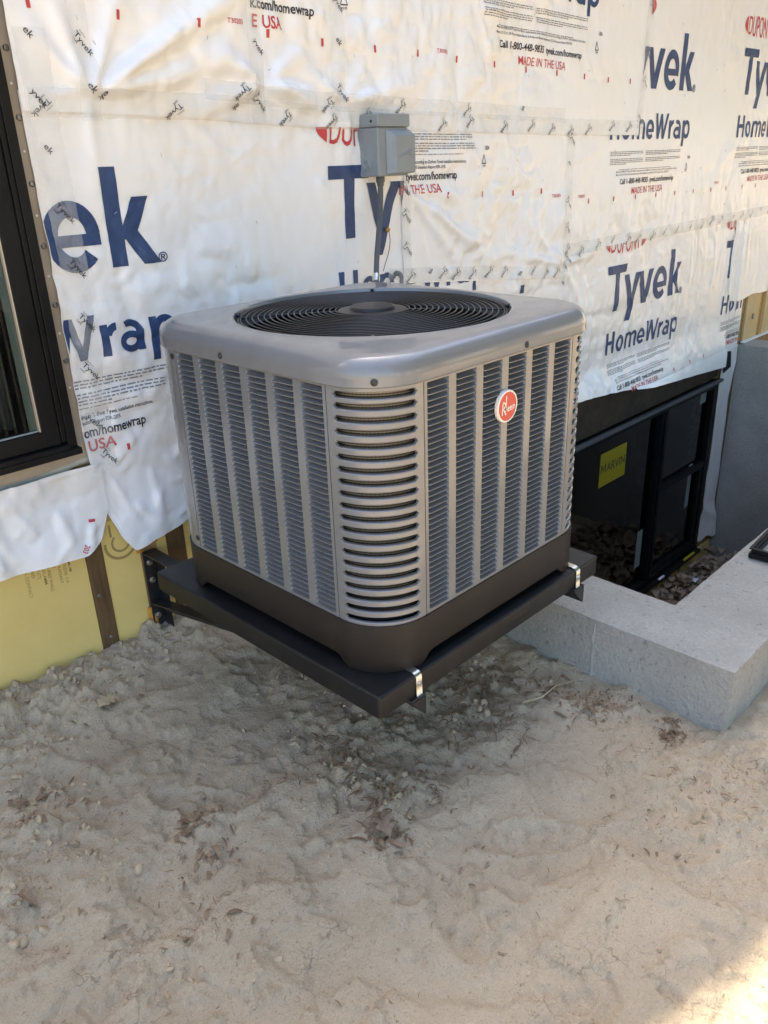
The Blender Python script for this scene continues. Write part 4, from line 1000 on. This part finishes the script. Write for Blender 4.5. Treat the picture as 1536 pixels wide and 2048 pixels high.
# ------------------------------------------------------------------ air conditioner
H, RC, S = .454, .145, .153
Z_BASE, Z_PB, Z_PT, Z_TOP = .060, .194, .786, .852
ac = empty('air_conditioner', (0, 0, .06))
tag(ac, 'grey square outdoor air conditioner with louvered sides and top fan grille', 'air conditioner')
def rounded(half, r, n=10, m=10):
    """outline points with outward normals, counter-clockwise"""
    out = []
    for k in range(4):
        a0 = math.pi / 2 * k; c = Matrix.Rotation(a0, 2)
        p0 = Vector((half - r, half - r))
        for i in range(n + 1):
            a = math.pi / 2 * i / n; nn = Vector((math.cos(a), math.sin(a))); out.append((c @ (p0 + nn * r), c @ nn))
        for i in range(1, m):
            t = i / m; p = Vector((half - r, half)).lerp(Vector((-(half - r), half)), t); out.append((c @ p, c @ Vector((0, 1))))
    return out
def make_cabinet():
    # base pan with feet at the corners
    ol = rounded(H + .004, RC + .004, 14, 40); b = B(); G = []
    for p, nn in ol:
        q = min(abs(p.x), abs(p.y)); lift = .027 * float(sstep(.325, .285, q)) 
        zb = Z_BASE + lift
        i = p - nn * .012
        G.append([(p.x, p.y, Z_PB), (p.x, p.y, Z_PB - .02), (p.x, p.y, zb + .004), (p.x - nn.x * .002, p.y - nn.y * .002, zb), (i.x, i.y, zb), (i.x, i.y, Z_PB - .03)])
    b.grid(G, closed_u=True); b.grid([[(p.x, p.y, Z_PB), (p.x - nn.x * .03, p.y - nn.y * .03, Z_PB)] for p, nn in ol], closed_u=True, flip=True)
    n = len(ol); b.add([(p.x - nn.x * .012, p.y - nn.y * .012, Z_PB - .03) for p, nn in ol], [tuple(range(n))])
    b.obj('base_pan', M['base'], ac, smooth=40)
    # corner panels with rows of slots
    arc_len = math.pi / 2 * RC; tot = arc_len + 2 * (S - RC)
    def surf(u, d):   # u: distance along panel from the seam, d: inset
        f = S - RC
        if u < f: p, nn = Vector((H, H - S + u)), Vector((1, 0))
        elif u > f + arc_len: p, nn = Vector((H - (u - arc_len) + 0 - RC + 0 * f, H)), Vector((0, 1)); p = Vector((H - RC - (u - f - arc_len), H))
        else:
            a = (u - f) / RC; nn = Vector((math.cos(a), math.sin(a))); p = Vector((H - RC, H - RC)) + nn * RC
        return p - nn * d
    NS = 20; pitch = (Z_PT - Z_PB) / NS
    cols = 30
    def panel_mesh():
        b = B(); ue = [0.0014] + [tot * .085 + tot * .83 * i / cols for i in range(cols + 1)] + [tot - .0014]
        sh = .0072
        for k in range(NS):
            z0 = Z_PB + k * pitch; z1 = z0 + pitch; zm = z0 + pitch * .5 + (.001 if k < NS - 1 else -.003)
            up, lo, upi, loi = [], [], [], []
            for i, u in enumerate(ue):
                if i == 0 or i == len(ue) - 1: e = None
                else:
                    d = min(u - ue[1], ue[-2] - u); e = math.sqrt(max(0, 1 - (1 - min(1, d / .010)) ** 2)) * sh
                up.append(e); lo.append(e)
            top = [surf(u, 0) for u in ue]; inn = [surf(u, .007) for u in ue]; ro = [surf(u, .0016) for u in ue]
            G1, G2, R1, R2 = [], [], [], []
            for i, u in enumerate(ue):
                e = up[i] if up[i] is not None else 0.0; p = top[i]
                bv = .0022 * min(1, e / .004); rp = p.lerp(ro[i], min(1, e / .004))
                G1.append([(p.x, p.y, z1), (p.x, p.y, zm + e + bv), (rp.x, rp.y, zm + e)]); G2.append([(rp.x, rp.y, zm - e), (p.x, p.y, zm - e - bv), (p.x, p.y, z0)])
                if up[i] is not None:
                    R1.append([(rp.x, rp.y, zm + e), (inn[i].x, inn[i].y, zm + e - .001)]); R2.append([(inn[i].x, inn[i].y, zm - e + .001), (rp.x, rp.y, zm - e)])
            b.grid(G1); b.grid(G2); b.grid(R1); b.grid(R2)
        # end flange at seams
        for u in (0.0014, tot - .0014):
            p, q = surf(u, 0), surf(u, .012); b.add([(p.x, p.y, Z_PB), (q.x, q.y, Z_PB), (q.x, q.y, Z_PT), (p.x, p.y, Z_PT)], [(0, 1, 2, 3)])
        return b.mesh('corner_panel', 32)
    b = B(); ue = [.0014 + (tot - .0028) * i / 24 for i in range(25)]
    b.grid([[(surf(u, 0).x, surf(u, 0).y, Z_PT), (surf(u, 0).x, surf(u, 0).y, Z_PB)] for u in ue])
    for u in (0.0014, tot - .0014):
        p, q = surf(u, 0), surf(u, .012); b.add([(p.x, p.y, Z_PB), (q.x, q.y, Z_PB), (q.x, q.y, Z_PT), (p.x, p.y, Z_PT)], [(0, 1, 2, 3)])
    plain = b.mesh('corner_panel', 40); plain.materials.append(M['paint'])
    pm = panel_mesh(); pm.materials.append(M['paint'])
    for k in range(4):
        o = link('corner_panel', plain if k == 1 else pm, None, ac); o.rotation_euler = (0, 0, math.pi / 2 * k); o.location = -ac.location
    # louvered panels
    HW = H - S; LW, LP = .0375, .101; LZ0, LZ1 = .2045, .7795; NR = 40; lp = (LZ1 - LZ0) / NR
    def flat(left=True):
        b = B(); xs = [-HW + .0014]
        for i in range(6): c = (i - 2.5) * LP; xs += [c - LW, c + LW]
        xs += [HW - .0014]; zs = [Z_PB, LZ0, LZ1, Z_PT]
        for i in range(len(xs) - 1):
            for j in range(3):
                if i % 2 == 1 and j == 1: continue
                b.add([(xs[i], -H, zs[j]), (xs[i + 1], -H, zs[j]), (xs[i + 1], -H, zs[j + 1]), (xs[i], -H, zs[j + 1])], [(0, 1, 2, 3)])
        for x in (xs[0], xs[-1]): b.add([(x, -H, Z_PB), (x, -H + .012, Z_PB), (x, -H + .012, Z_PT), (x, -H, Z_PT)], [(0, 1, 2, 3)])
        return b
    pan = flat().mesh('louver_panel'); pan.materials.append(M['paint'])
    # one louver: flush at both ends, scooped in at its top and lipped out at its foot
    b = B(); G = []
    us = [-1, -.975, -.93, -.8, 0, .8, .93, .975, 1]
    for u in us:
        e = max(0, 1 - abs(u) ** 9) ** .6
        row = [(u * LW, .0190 * e, lp * (.62 * e + 1.0 * (1 - e))), (u * LW, .0100 * e, lp * (.34 * e + .62 * (1 - e))), (u * LW, .0025 * e, lp * .14), (u * LW, -.0028 * e, lp * .06), (u * LW, -.0024 * e, -lp * .07 * e)]
        G.append(row)
    b.grid(G, flip=True)
    lm = b.mesh('louver', 50); lm.materials.append(M['paint'])
    def joined(cells):
        bb = B()
        for (cx, z) in cells: bb.add([(x + cx, y - H, zz + z) for (x, y, zz) in b.v], b.f)
        me = bb.mesh('louver_bank', 50); me.materials.append(M['paint']); return me
    allcells = [((i - 2.5) * LP, LZ0 + k * lp) for i in range(6) for k in range(NR)]
    for face in range(4):
        a = [0, -math.pi / 2, math.pi, math.pi / 2][face]      # front, left, back, right
        o = link('louver_panel', pan, None, ac); o.rotation_euler = (0, 0, a); o.location = -ac.location
        single = {0: [0, 1, 2, 3], 1: [3, 4, 5], 2: [], 3: []}[face]
        rest = []
        for (cx, z) in allcells:
            ci = int(round(cx / LP + 2.5))
            if ci in single:
                l = bpy.data.objects.new('louver', lm); COL.objects.link(l); l.parent = o; l.location = (cx, -H, z)
            else: rest.append((cx, z))
        if rest:
            l = bpy.data.objects.new('louver_bank', joined(rest)); COL.objects.link(l); l.parent = o; l['kind'] = 'stuff'
    # coil and dark interior behind the openings
    ol = rounded(H - .020, RC - .018, 14, 6); b = B(); b.grid([[(p.x, p.y, Z_PT), (p.x, p.y, .262)] for p, nn in ol], closed_u=True); b.obj('coil', M['coil'], ac, smooth=60)
    ol = rounded(H - .026, RC - .02, 10, 4); b = B(); b.grid([[(p.x, p.y, Z_PT), (p.x, p.y, .18)] for p, nn in ol], closed_u=True)
    b.add([(p.x, p.y, .185) for p, nn in ol], [tuple(range(len(ol)))]); b.obj('liner', M['inner'], ac, smooth=60)
    # cap: skirt, bullnose edge, flat top with round opening
    NC = 24; prof = [(-.020, Z_PT + .001), (.007, Z_PT), (.009, Z_PT + .003), (.008, Z_PT + .016)]
    for i in range(9):
        a = math.pi / 2 * i / 8; prof.append((.008 - .046 * (1 - math.cos(a)), Z_PT + .020 + .046 * math.sin(a)))
    ol = rounded(H, RC, 16, 18); ang = [math.atan2(p.y, p.x) for p, nn in ol]
    b = B(); G = []
    RO = .383
    for (p, nn), a in zip(ol, ang):
        row = [(p.x + nn.x * d, p.y + nn.y * d, z) for d, z in prof]
        e = Vector(row[-1]); c = Vector((math.cos(a) * RO, math.sin(a) * RO))
        for t in (.25, .5, .75): q = Vector((e.x, e.y)).lerp(c, t); row.append((q.x, q.y, Z_TOP + .0015 * t))
        for (dr, dz) in ((.006, .0025), (.0, .0045), (-.004, .003), (-.006, -.004), (-.008, -.03), (-.010, -.055)):
            row.append((math.cos(a) * (RO + dr), math.sin(a) * (RO + dr), Z_TOP + dz))
        G.append(row)
    b.grid(G, closed_u=True); cap = b.obj('top_cap', M['paint'], ac, smooth=38)
    # fan shroud, fan, motor
    b = B(); b.lathe([(RO - .010, Z_TOP - .05), (RO - .016, Z_TOP - .18), (RO + .01, Z_TOP - .28)], (0, 0, 0), 'Z', 48); b.obj('fan_shroud', M['fan_black'], ac, smooth=60)
    fan = empty('fan'); fan.parent = ac; fan.location = Vector((0, 0, .70)) - ac.location
    for k in range(3):
        b = B(); G = []
        for i in range(10):
            r = .05 + .30 * i / 9; row = []
            for j in range(12):
                th = 2 * math.pi * k / 3 + (-.62 + 1.24 * j / 11) * (.75 + .35 * i / 9); row.append((r * math.cos(th), r * math.sin(th), .70 + .055 * (j / 11 - .5)))
            G.append(row)
        b.grid(G); b.obj('blade', M['fan_black'], fan, smooth=60)
    B().lathe([(0, .03), (.05, .03), (.055, .02), (.055, -.03), (0, -.03)], (0, 0, .70), 'Z', 24).obj('hub', M['fan_black'], fan, smooth=40)
    # wire guard
    g = empty('fan_guard'); g.parent = ac; g.location = Vector((0, 0, .84)) - ac.location
    zr = lambda r: Z_TOP - .006 + .010 * (1 - (r / .37) ** 2)
    rr = [.102 + (.362 - .102) * i / 16 for i in range(17)] + [.368]
    for r in rr:
        b = B(); G = []
        for i in range(72):
            a = 2 * math.pi * i / 72
            G.append([((r + .0021 * math.cos(t)) * math.cos(a), (r + .0021 * math.cos(t)) * math.sin(a), zr(r) + .0021 * math.sin(t)) for t in [2 * math.pi * q / 6 for q in range(7)]])
        b.grid(G, closed_u=True); b.obj('guard_ring', M['wire_black'], g, smooth=70)
    for k in range(8):
        a = math.pi / 4 * k
        pts = [(r * math.cos(a), r * math.sin(a), zr(r) - .0045) for r in np.linspace(.07, .372, 10)]
        b = B().tube(pts, .0027 if k % 2 else .0022, 6); b.obj('guard_spoke', M['wire_black'], g, smooth=60)
        if k % 2: B().tube([(.366 * math.cos(a), .366 * math.sin(a), zr(.36) + .004), (.381 * math.cos(a), .381 * math.sin(a), zr(.36) + .004)], .006, 8).obj('guard_clip', M['wire_black'], g)
    B().lathe([(0, .0175), (.060, .0165), (.064, .012), (.066, .0085), (.094, .007), (.100, .002), (.100, -.006), (0, -.006)], (0, 0, Z_TOP - .004), 'Z', 48).obj('motor_cover', M['wire_black'], g, smooth=35)
    # screws
    def scr(p, nn):
        b = B(); nn = Vector(nn).normalized(); p = Vector(p)
        m = nn.to_track_quat('Z', 'Y').to_matrix()
        for_ = [(0, .0042), (.0028, .0042), (.0052, .003), (.006, .0015), (.0085, .001), (.0085, 0)]
        tmp = B().lathe(for_, (0, 0, 0), 'Z', 10); b.add([p + m @ Vector(v) for v in tmp.v], tmp.f); b.obj('screw_head', M['steel_black'], ac, smooth=35)
    c45 = .7071 * (RC + .0088); cc = H - RC
    for sx, sy in ((-1, -1), (1, -1), (-1, 1)): scr((sx * (cc + c45), sy * (cc + c45), Z_PT + .014), (sx, sy, 0))
    for q in (.075,): scr((q, -H - .0085, Z_PT + .014), (0, -1, 0)); scr((-H - .0085, q, Z_PT + .014), (-1, 0, 0))
    scr((-H - .0085, -.0, Z_PT + .014), (-1, 0, 0)) if False else None
    scr((-H - .0003, H - S + .012, .765), (-1, 0, 0)); scr((-H - .0003, H - S + .010, .225), (-1, 0, 0))
    # round badge on the front
    bd = empty('badge'); bd.parent = ac; bd.location = Vector((0, -H, .66)) - ac.location; bd['label'] = 'round red badge with white rim and script lettering'
    yb = -H - .002
    B().lathe([(.0365, -.0078), (.038, -.0088), (.0405, -.008), (.0415, -.006), (.0415, .002)], (0, yb, .66), 'Y', 48).obj('rim', M['badge_white'], bd, smooth=40)
    B().lathe([(0, -.0072), (.0368, -.0072)], (0, yb, .66), 'Y', 48).obj('face', M['badge_red'], bd)
    pr = Print()
    def seg(x0, z0, x1, z1, t): 
        dx, dz = x1 - x0, z1 - z0; l = math.hypot(dx, dz); nx, nz = -dz / l * t / 2, dx / l * t / 2
        pr.patch([[(x0 - nx, z0 - nz), (x0 + nx, z0 + nz)], [(x1 - nx, z1 - nz), (x1 + nx, z1 + nz)]])
    seg(-.024, -.022, -.021, .012, .0042); arc(pr, -.019, .005, .0085, .0085, -90, 110, .0038, 12); seg(-.019, -.003, -.007, -.023, .0042)
    seg(-.008, -.016, -.006, .029, .0042)
    pr.put(text2d('heem', .012), -.0085, -.0155, .020, R(4), scx=.043)
    me = bpy.data.meshes.new('lettering'); me.from_pydata([(x * .92, yb - .0078, .66 + z * .92) for x, z in pr.v], [], pr.f); link('lettering', me, M['badge_white'], bd)
make_cabinet()

# ------------------------------------------------------------------ electrical disconnect, conduit, wire
def make_disconnect():
    r = empty('disconnect_box', (.81, .78, 1.17)); tag(r, 'grey metal electrical disconnect box screwed to the wrapped wall', 'electrical box')
    yw = .786; x0, x1, z0, z1 = .728, .893, 1.172, 1.385; yb = .672
    B().box(x0, x1, yb, yw, z0, z1 - .045).obj('body', M['box_grey'], r, bevel=.006, seg=3)
    B().box(x0 - .004, x1 + .005, yb - .007, yw, z1 - .0445, z1).obj('hood', M['box_grey'], r, bevel=.006, seg=3)
    b = B(); xa, xb, za, zb = .772, .899, 1.178, 1.333; yo = .640; c = .022     # bulged cover
    b.add([(xa - .004, yb - .0005, za), (xb, yb - .0005, za), (xb, yb - .0005, zb), (xa - .004, yb - .0005, zb), (xa + c, yo, za + .004), (xb, yo, za + .004), (xb, yo, zb - c), (xa + c, yo, zb - c)],
          [(4, 5, 6, 7), (0, 1, 5, 4), (1, 2, 6, 5), (2, 3, 7, 6), (3, 0, 4, 7), (0, 3, 2, 1)])
    cv = b.obj('cover', M['box_grey'], r, bevel=.004, seg=3)
    pr = []   # raised leaping emblem on the cover
    pts = [(.808, .0), (.822, .012), (.838, .016), (.852, .020), (.864, .030), (.872, .032), (.878, .024)]
    B().tube([(x, yo - .0006, 1.232 + z) for x, z in pts], [.001, .0026, .0032, .0032, .0028, .0022, .001], 6).obj('emblem', M['box_grey'], cv)
    B().tube([(.864, yo - .0006, 1.262), (.866, yo - .0006, 1.245), (.880, yo - .0006, 1.244)], .002, 6).obj('emblem', M['box_grey'], cv)
    for (rad) in (.017, .010):
        b = B(); b.lathe([(rad - .0022, .0006), (rad, -.0024), (rad + .0022, .0006)], (x0 - .0002, .735, 1.212), 'X', 24); 
        b.obj('knockout', M['box_grey'], r)
    B().lathe([(0, -.003), (.004, -.003), (.005, 0)], (x0 - .004, .70, 1.36), 'X', 10).obj('screw_head', M['inner'], r)
    k = empty('conduit', (.79, .73, .8)); tag(k, 'dark grey flexible conduit from the disconnect box to the unit', 'conduit')
    B().lathe([(.016, 0), (.017, -.004), (.017, -.018), (.013, -.024), (.013, -.034)], (.792, .728, 1.1715), 'Z', 16).obj('fitting', M['conduit'], k, smooth=40)
    pts = [Vector((.792, .728, 1.14)), Vector((.785, .724, 1.08)), Vector((.755, .705, 1.0)), Vector((.70, .668, .90)), Vector((.655, .632, .83)), Vector((.60, .585, .76)), Vector((.53, .53, .70)), Vector((.462, .455, .66))]
    fine_ = []
    for i in range(len(pts) - 1):
        p0, p1, p2, p3 = pts[max(i - 1, 0)], pts[i], pts[i + 1], pts[min(i + 2, len(pts) - 1)]
        for s in range(6):
            t = s / 6; fine_.append(.5 * ((2 * p1) + (-p0 + p2) * t + (2 * p0 - 5 * p1 + 4 * p2 - p3) * t * t + (-p0 + 3 * p1 - 3 * p2 + p3) * t ** 3))
    fine_.append(pts[-1])
    B().tube(fine_, .0105, 12).obj('pipe', M['conduit'], k, smooth=60)
    i0 = 24
    B().tube(fine_[i0:i0 + 3], [.0135, .015, .0135], 12).obj('coupling', M['zinc'], k, smooth=30)
    w = empty('loose_wire', (.86, .77, .9)); tag(w, 'thin brown wire poking out of the wrap beside the conduit', 'wire')
    B().tube([(.872, .775, .985), (.868, .765, .972), (.864, .757, .955), (.862, .752, .93), (.852, .748, .90), (.838, .745, .875), (.818, .74, .85), (.80, .735, .82)], .0016, 6).obj('lead', M['batten'], w)
    b = B(); b.lathe([(0, .014), (.006, .012), (.009, 0), (.005, -.008), (0, -.010)], (.866, .766, .972), 'Y', 10); b.obj('sealant_blob', M['spray_foam'], w, smooth=60)
make_disconnect()

# ------------------------------------------------------------------ black sash frame lying on the concrete
def make_sash():
    r = empty('window_screen', (1.4, -.7, ZC)); r.rotation_euler = (0, 0, R(3))
    tag(r, 'black window sash frame lying on the concrete at right', 'window frame')
    ox, oy, z = 1.215, -.795, ZC + .012; L, D = .75, .115
    def ring(x0, x1, y0, y1, t, z0, z1, nm):
        for (a, b_, c, d) in ((x0, x0 + t, y0, y1), (x1 - t, x1, y0, y1), (x0 + t + .0005, x1 - t - .0005, y0, y0 + t), (x0 + t + .0005, x1 - t - .0005, y1 - t, y1)):
            o = B().box(a - 1.4, b_ - 1.4, c + .7, d + .7, z0 - ZC, z1 - ZC).mesh(nm); o.materials.append(M['black_frame'])
            q = bpy.data.objects.new(nm, o); COL.objects.link(q); q.parent = r
            md = q.modifiers.new('b', 'BEVEL'); md.width = .0015; md.segments = 2
    ring(ox, ox + L, oy, oy + D, .02, z - .008, z + .012, 'frame_rail'); ring(ox + .006, ox + L - .006, oy + .006, oy + D - .006, .010, z + .0125, z + .028, 'frame_lip'); ring(ox - .004, ox + L, oy - .004, oy + D, .012, z + .0285, z + .034, 'frame_flange')
    q = B().box(-.10, .0, -.085, -.060, .005, .0065).mesh('label'); q.materials.append(M['paper']); l = bpy.data.objects.new('paper_label', q); COL.objects.link(l); l.parent = r
make_sash()

# ------------------------------------------------------------------ leaves, clods and litter
def leaf_mesh(name, m, n=1, lob=3.0, curl=.35, seed=0):
    rr = random.Random(seed); b = B(); C = []; L_, Rr = [], []
    for i in range(8):
        t = i / 7; w = (.42 * math.sin(math.pi * min(1, t * 1.02)) ** .8) * (.72 + .32 * math.cos(t * 2 * math.pi * lob + .6)) + .012
        zc = .22 * curl * math.sin(t * 2.6) + rr.uniform(-.03, .03); C.append((t - .5, 0, zc))
        L_.append((t - .5, w, zc + curl * w * rr.uniform(.3, 1.1))); Rr.append((t - .5, -w, zc + curl * w * rr.uniform(.0, 1.0)))
    b.grid([[L_[i], C[i], Rr[i]] for i in range(8)]); b.tube([(-.5, 0, 0), (-.72, .03, .03)], .012, 3)
    me = b.mesh(name, 70); me.materials.append(m); return me
LEAF = [leaf_mesh('dead_leaf', M['leaf'], lob=2.5 + .5 * k, curl=.3 + .25 * k, seed=k) for k in range(4)]
def well_z(x, y): return -1.97 + 0.05 * float(fbm(x * 3, y * 3, 3, 1))
rl = random.Random(5)
b = B()
for k in range(1500):
    x = rl.uniform(1.6, 4.72); y = rl.uniform(-.2, .77); z = well_z(x, y) + rl.uniform(.0, .06)
    src = LEAF[k % 4]; s = rl.uniform(.06, .11); e = Euler((rl.uniform(-.7, .7), rl.uniform(-.7, .7), rl.uniform(0, 6.28))).to_matrix()
    b.add([Vector((x, y, z)) + e @ (v.co * s) for v in src.vertices], [tuple(p.vertices) for p in src.polygons])
lo = b.obj('leaf_litter', M['leaf'], smooth=70); tag(lo, 'brown dead leaves covering the floor of the window well', 'leaves', kind='stuff')
for k in range(60):
    o = bpy.data.objects.new('dead_leaf', LEAF[k % 4]); COL.objects.link(o)
    x = rl.uniform(3.5, 4.7); y = rl.uniform(.3, .76); o.location = (x, y, well_z(x, y) + .075 + rl.uniform(0, .03)); s = rl.uniform(.07, .12); o.scale = (s, s, s)
    o.rotation_euler = (rl.uniform(-.5, .5), rl.uniform(-.5, .5), rl.uniform(0, 6.28))
    tag(o, 'curled brown dead leaf lying on the litter in the window well', 'leaf', 'dead leaves on top of the well litter')
ps = B(); ps.grid([[(4.02 + .03 * i, .58 + .02 * j, well_z(4.02, .58) + .10 + .012 * math.sin(i * 2 + j * 3)) for j in range(3)] for i in range(4)])
tag(ps.obj('paper_scrap', M['paper'], smooth=60), 'crumpled white paper scrap among the leaves in the well', 'paper')

ICO = None
def ico():
    bm = bmesh.new(); bmesh.ops.create_icosphere(bm, subdivisions=1, radius=1.0)
    v = [tuple(p.co) for p in bm.verts]; f = [tuple(q.index for q in p.verts) for p in bm.faces]; bm.free(); return v, f
IV, IF = ico()
def scatter_clods():
    rr = random.Random(3); b = B()
    zones = [(-.75, .74, .35, .05, 420, .0025, .017), (-1.15, .16, .12, .22, 340, .0025, .016), (-.95, .62, .22, .10, 200, .0025, .013), (-.42, -.25, .06, .22, 170, .003, .014), (.08, -.12, .25, .25, 220, .003, .015), (.15, -1.0, .16, .14, 160, .003, .011), (-.3, -.55, .8, .6, 450, .001, .004), (-1.0, -.25, .2, .2, 160, .002, .009), (-.95, -.5, .2, .12, 90, .003, .012), (-.45, -1.0, .2, .2, 100, .002, .008)]
    for (cx, cy, sx, sy, n, r0, r1) in zones:
        for k in range(n):
            x = rr.gauss(cx, sx); y = rr.gauss(cy, sy)
            if y > .785 or (x > .47 and y > -.96) : continue
            r = r0 + (r1 - r0) * rr.random() ** 3; z = float(ground_h(x, y)) + r * rr.uniform(-.5, .25)
            s = Vector((rr.uniform(.7, 1.3), rr.uniform(.7, 1.3), rr.uniform(.5, .9))) * r; e = Euler((rr.uniform(0, 3), rr.uniform(0, 3), rr.uniform(0, 3))).to_matrix()
            b.add([Vector((x, y, z)) + e @ Vector((v[0] * s.x * rr.uniform(.75, 1.2), v[1] * s.y, v[2] * s.z)) for v in IV], IF)
    o = b.obj('soil_clods', M['clod'], smooth=45); tag(o, 'crumbs and clods of dry soil scattered over the sand', 'soil', kind='stuff')
scatter_clods()
def scatter_litter():
    rr = random.Random(9); b = B()
    def bit(x, y, l, w, col=None):
        a = rr.uniform(0, 6.28); z = float(ground_h(x, y)) + .002; n = 4; G = []; cv = rr.uniform(-1.2, 1.2); up = rr.uniform(0, .5)
        px, py = x, y
        for i in range(n + 1):
            t = i / n; ww = w * math.sin(math.pi * (.12 + .82 * t)); zz = z + up * l * math.sin(math.pi * t) * .5 + rr.uniform(0, .001)
            G.append([(px - math.sin(a) * ww, py + math.cos(a) * ww, zz + ww * .5), (px + math.sin(a) * ww, py - math.cos(a) * ww, zz)])
            a += cv / n; px += math.cos(a) * l / n; py += math.sin(a) * l / n
        b.grid(G)
    zones = [(-.36, -.17, .03, .07, 70, .03, .004), (-.41, -.33, .03, .07, 80, .03, .004), (-.81, -.08, .035, .03, 50, .03, .005), (-.84, -.17, .06, .04, 40, .025, .004), (-.50, -.47, .03, .03, 50, .035, .005), (.36, -.60, .05, .05, 260, .022, .0022), (.40, -.82, .04, .03, 90, .025, .003), (.22, -.22, .08, .10, 200, .03, .004), (.03, -.36, .07, .10, 200, .03, .003), (-.26, -.44, .05, .05, 60, .025, .003), (.35, -.45, .05, .06, 60, .035, .004), (.15, -1.05, .12, .12, 60, .02, .003), (-1.08, .28, .06, .05, 60, .025, .005), (-.95, -.37, .06, .05, 25, .03, .004), (-.73, .5, .2, .15, 50, .02, .003), (-.4, -.6, .5, .5, 130, .016, .0016), (-.9, .1, .3, .3, 60, .016, .0018)]
    for (cx, cy, sx, sy, n, l, w) in zones:
        for k in range(n):
            x = rr.gauss(cx, sx); y = rr.gauss(cy, sy)
            if y > .78 or (x > .46 and y > -.97): continue
            bit(x, y, l * rr.uniform(.3, 1.6), w * rr.choice((.2, .3, .5, .8, 1.3)))
    o = b.obj('plant_litter', M['litter'], smooth=70); tag(o, 'bits of dry leaf, bark and straw strewn on the sand', 'plant litter', kind='stuff')
scatter_litter()
PALE = leaf_mesh('oak_leaf', M['leaf_pale'], lob=3.5, curl=.25, seed=8)
for (x, y, s, a, me, lab) in ((-.73, .53, .075, .4, PALE, 'pale dry oak leaf on the sand near the foam wall'), (-1.23, -.01, .07, 1.9, LEAF[3], 'dark curled leaf at the left edge of the sand'), (-.49, -.46, .085, 1.2, LEAF[2], 'brown curled leaf below the near pad corner'), (.31, -.30, .08, 2.4, LEAF[1], 'brown leaf half buried under the pad by the concrete')):
    o = bpy.data.objects.new('fallen_leaf', me); COL.objects.link(o); o.scale = (s, s, s); o.rotation_euler = (.1, .1, a); o.location = (x, y, float(ground_h(x, y)) + .012); tag(o, lab, 'leaf')
for (p, lab) in (([(.20, -.41), (.27, -.44), (.36, -.43), (.43, -.46)], 'thin curved twig on the sand beside the concrete'),):
    pts = [(x, y, float(ground_h(x, y)) + .006 + .004 * (i % 2)) for i, (x, y) in enumerate(p)]
    tag(B().tube(pts, [.0035, .003, .0025, .0015][:len(pts)], 6).obj('twig', M['leaf_pale' if len(p) > 3 else 'litter'], smooth=60), lab, 'twig')

# ------------------------------------------------------------------ trees across the yard, reflected in the paint and glass
M['bark'] = mat('bark', (0.10, 0.075, 0.05), 0.9, col2=(0.06, 0.045, 0.03), nscale=8, bump=0.6, bscale=20, bdist=.02)
M['foliage'] = mat('foliage', (0.045, 0.085, 0.022), 0.6, col2=(0.08, 0.12, 0.035), nscale=.8)
def tree_meshes(seed):
    rr = random.Random(seed); b = B()
    b.tube([(0, 0, -.5), (.05, 0, 1.5), (-.05, .1, 3.5), (.1, .05, 6.0), (.0, .1, 8.5)], [.28, .22, .18, .12, .04], 10)
    tips = []
    for k in range(14):
        z = rr.uniform(2.2, 7.5); a = rr.uniform(0, 6.28); l = rr.uniform(1.2, 2.8) * (1 - z / 13)
        e = Vector((math.cos(a) * l, math.sin(a) * l, z + l * .5)); b.tube([(0, 0, z), tuple((Vector((0, 0, z)) + e) / 2 + Vector((0, 0, .15))), tuple(e)], [.08, .05, .02], 6); tips.append(e)
    tr = b.mesh('trunk', 60); tr.materials.append(M['bark']); b = B()
    for k in range(4200):
        c = rr.choice(tips) if rr.random() < .75 else Vector((0, 0, rr.uniform(3, 9.5))); p = c + Vector((rr.gauss(0, .75), rr.gauss(0, .75), rr.gauss(.2, .6)))
        s_ = rr.uniform(.16, .34); m = Euler((rr.uniform(0, 6), rr.uniform(0, 6), rr.uniform(0, 6))).to_matrix()
        b.add([p + m @ Vector(q) * s_ for q in ((-1, 0, 0), (0, -.5, .1), (1, 0, 0), (0, .5, .1))], [(0, 1, 2, 3)])
    cr = b.mesh('crown'); cr.materials.append(M['foliage']); return tr, cr
TM = [tree_meshes(1), tree_meshes(2)]
for k, (x, y, sc) in enumerate(((3.0, -7.0, 1.0), (5.5, -6.0, 1.05), (8.0, -6.5, 1.1), (10.5, -4.0, 1.1), (10.5, -8.0, 1.25), (12.5, -1.0, 1.1), (0.5, -9.0, 1.15), (6.8, -8.5, 1.3))):
    t = empty('yard_tree', (x, y, -.4)); t.scale = (sc, sc, sc); t.rotation_euler = (0, 0, k * 1.3); tag(t, 'leafy tree standing across the yard from the house', 'tree', 'trees across the yard')
    for nm, me in zip(('trunk', 'crown'), TM[k % 2]): o = bpy.data.objects.new(nm, me); COL.objects.link(o); o.parent = t
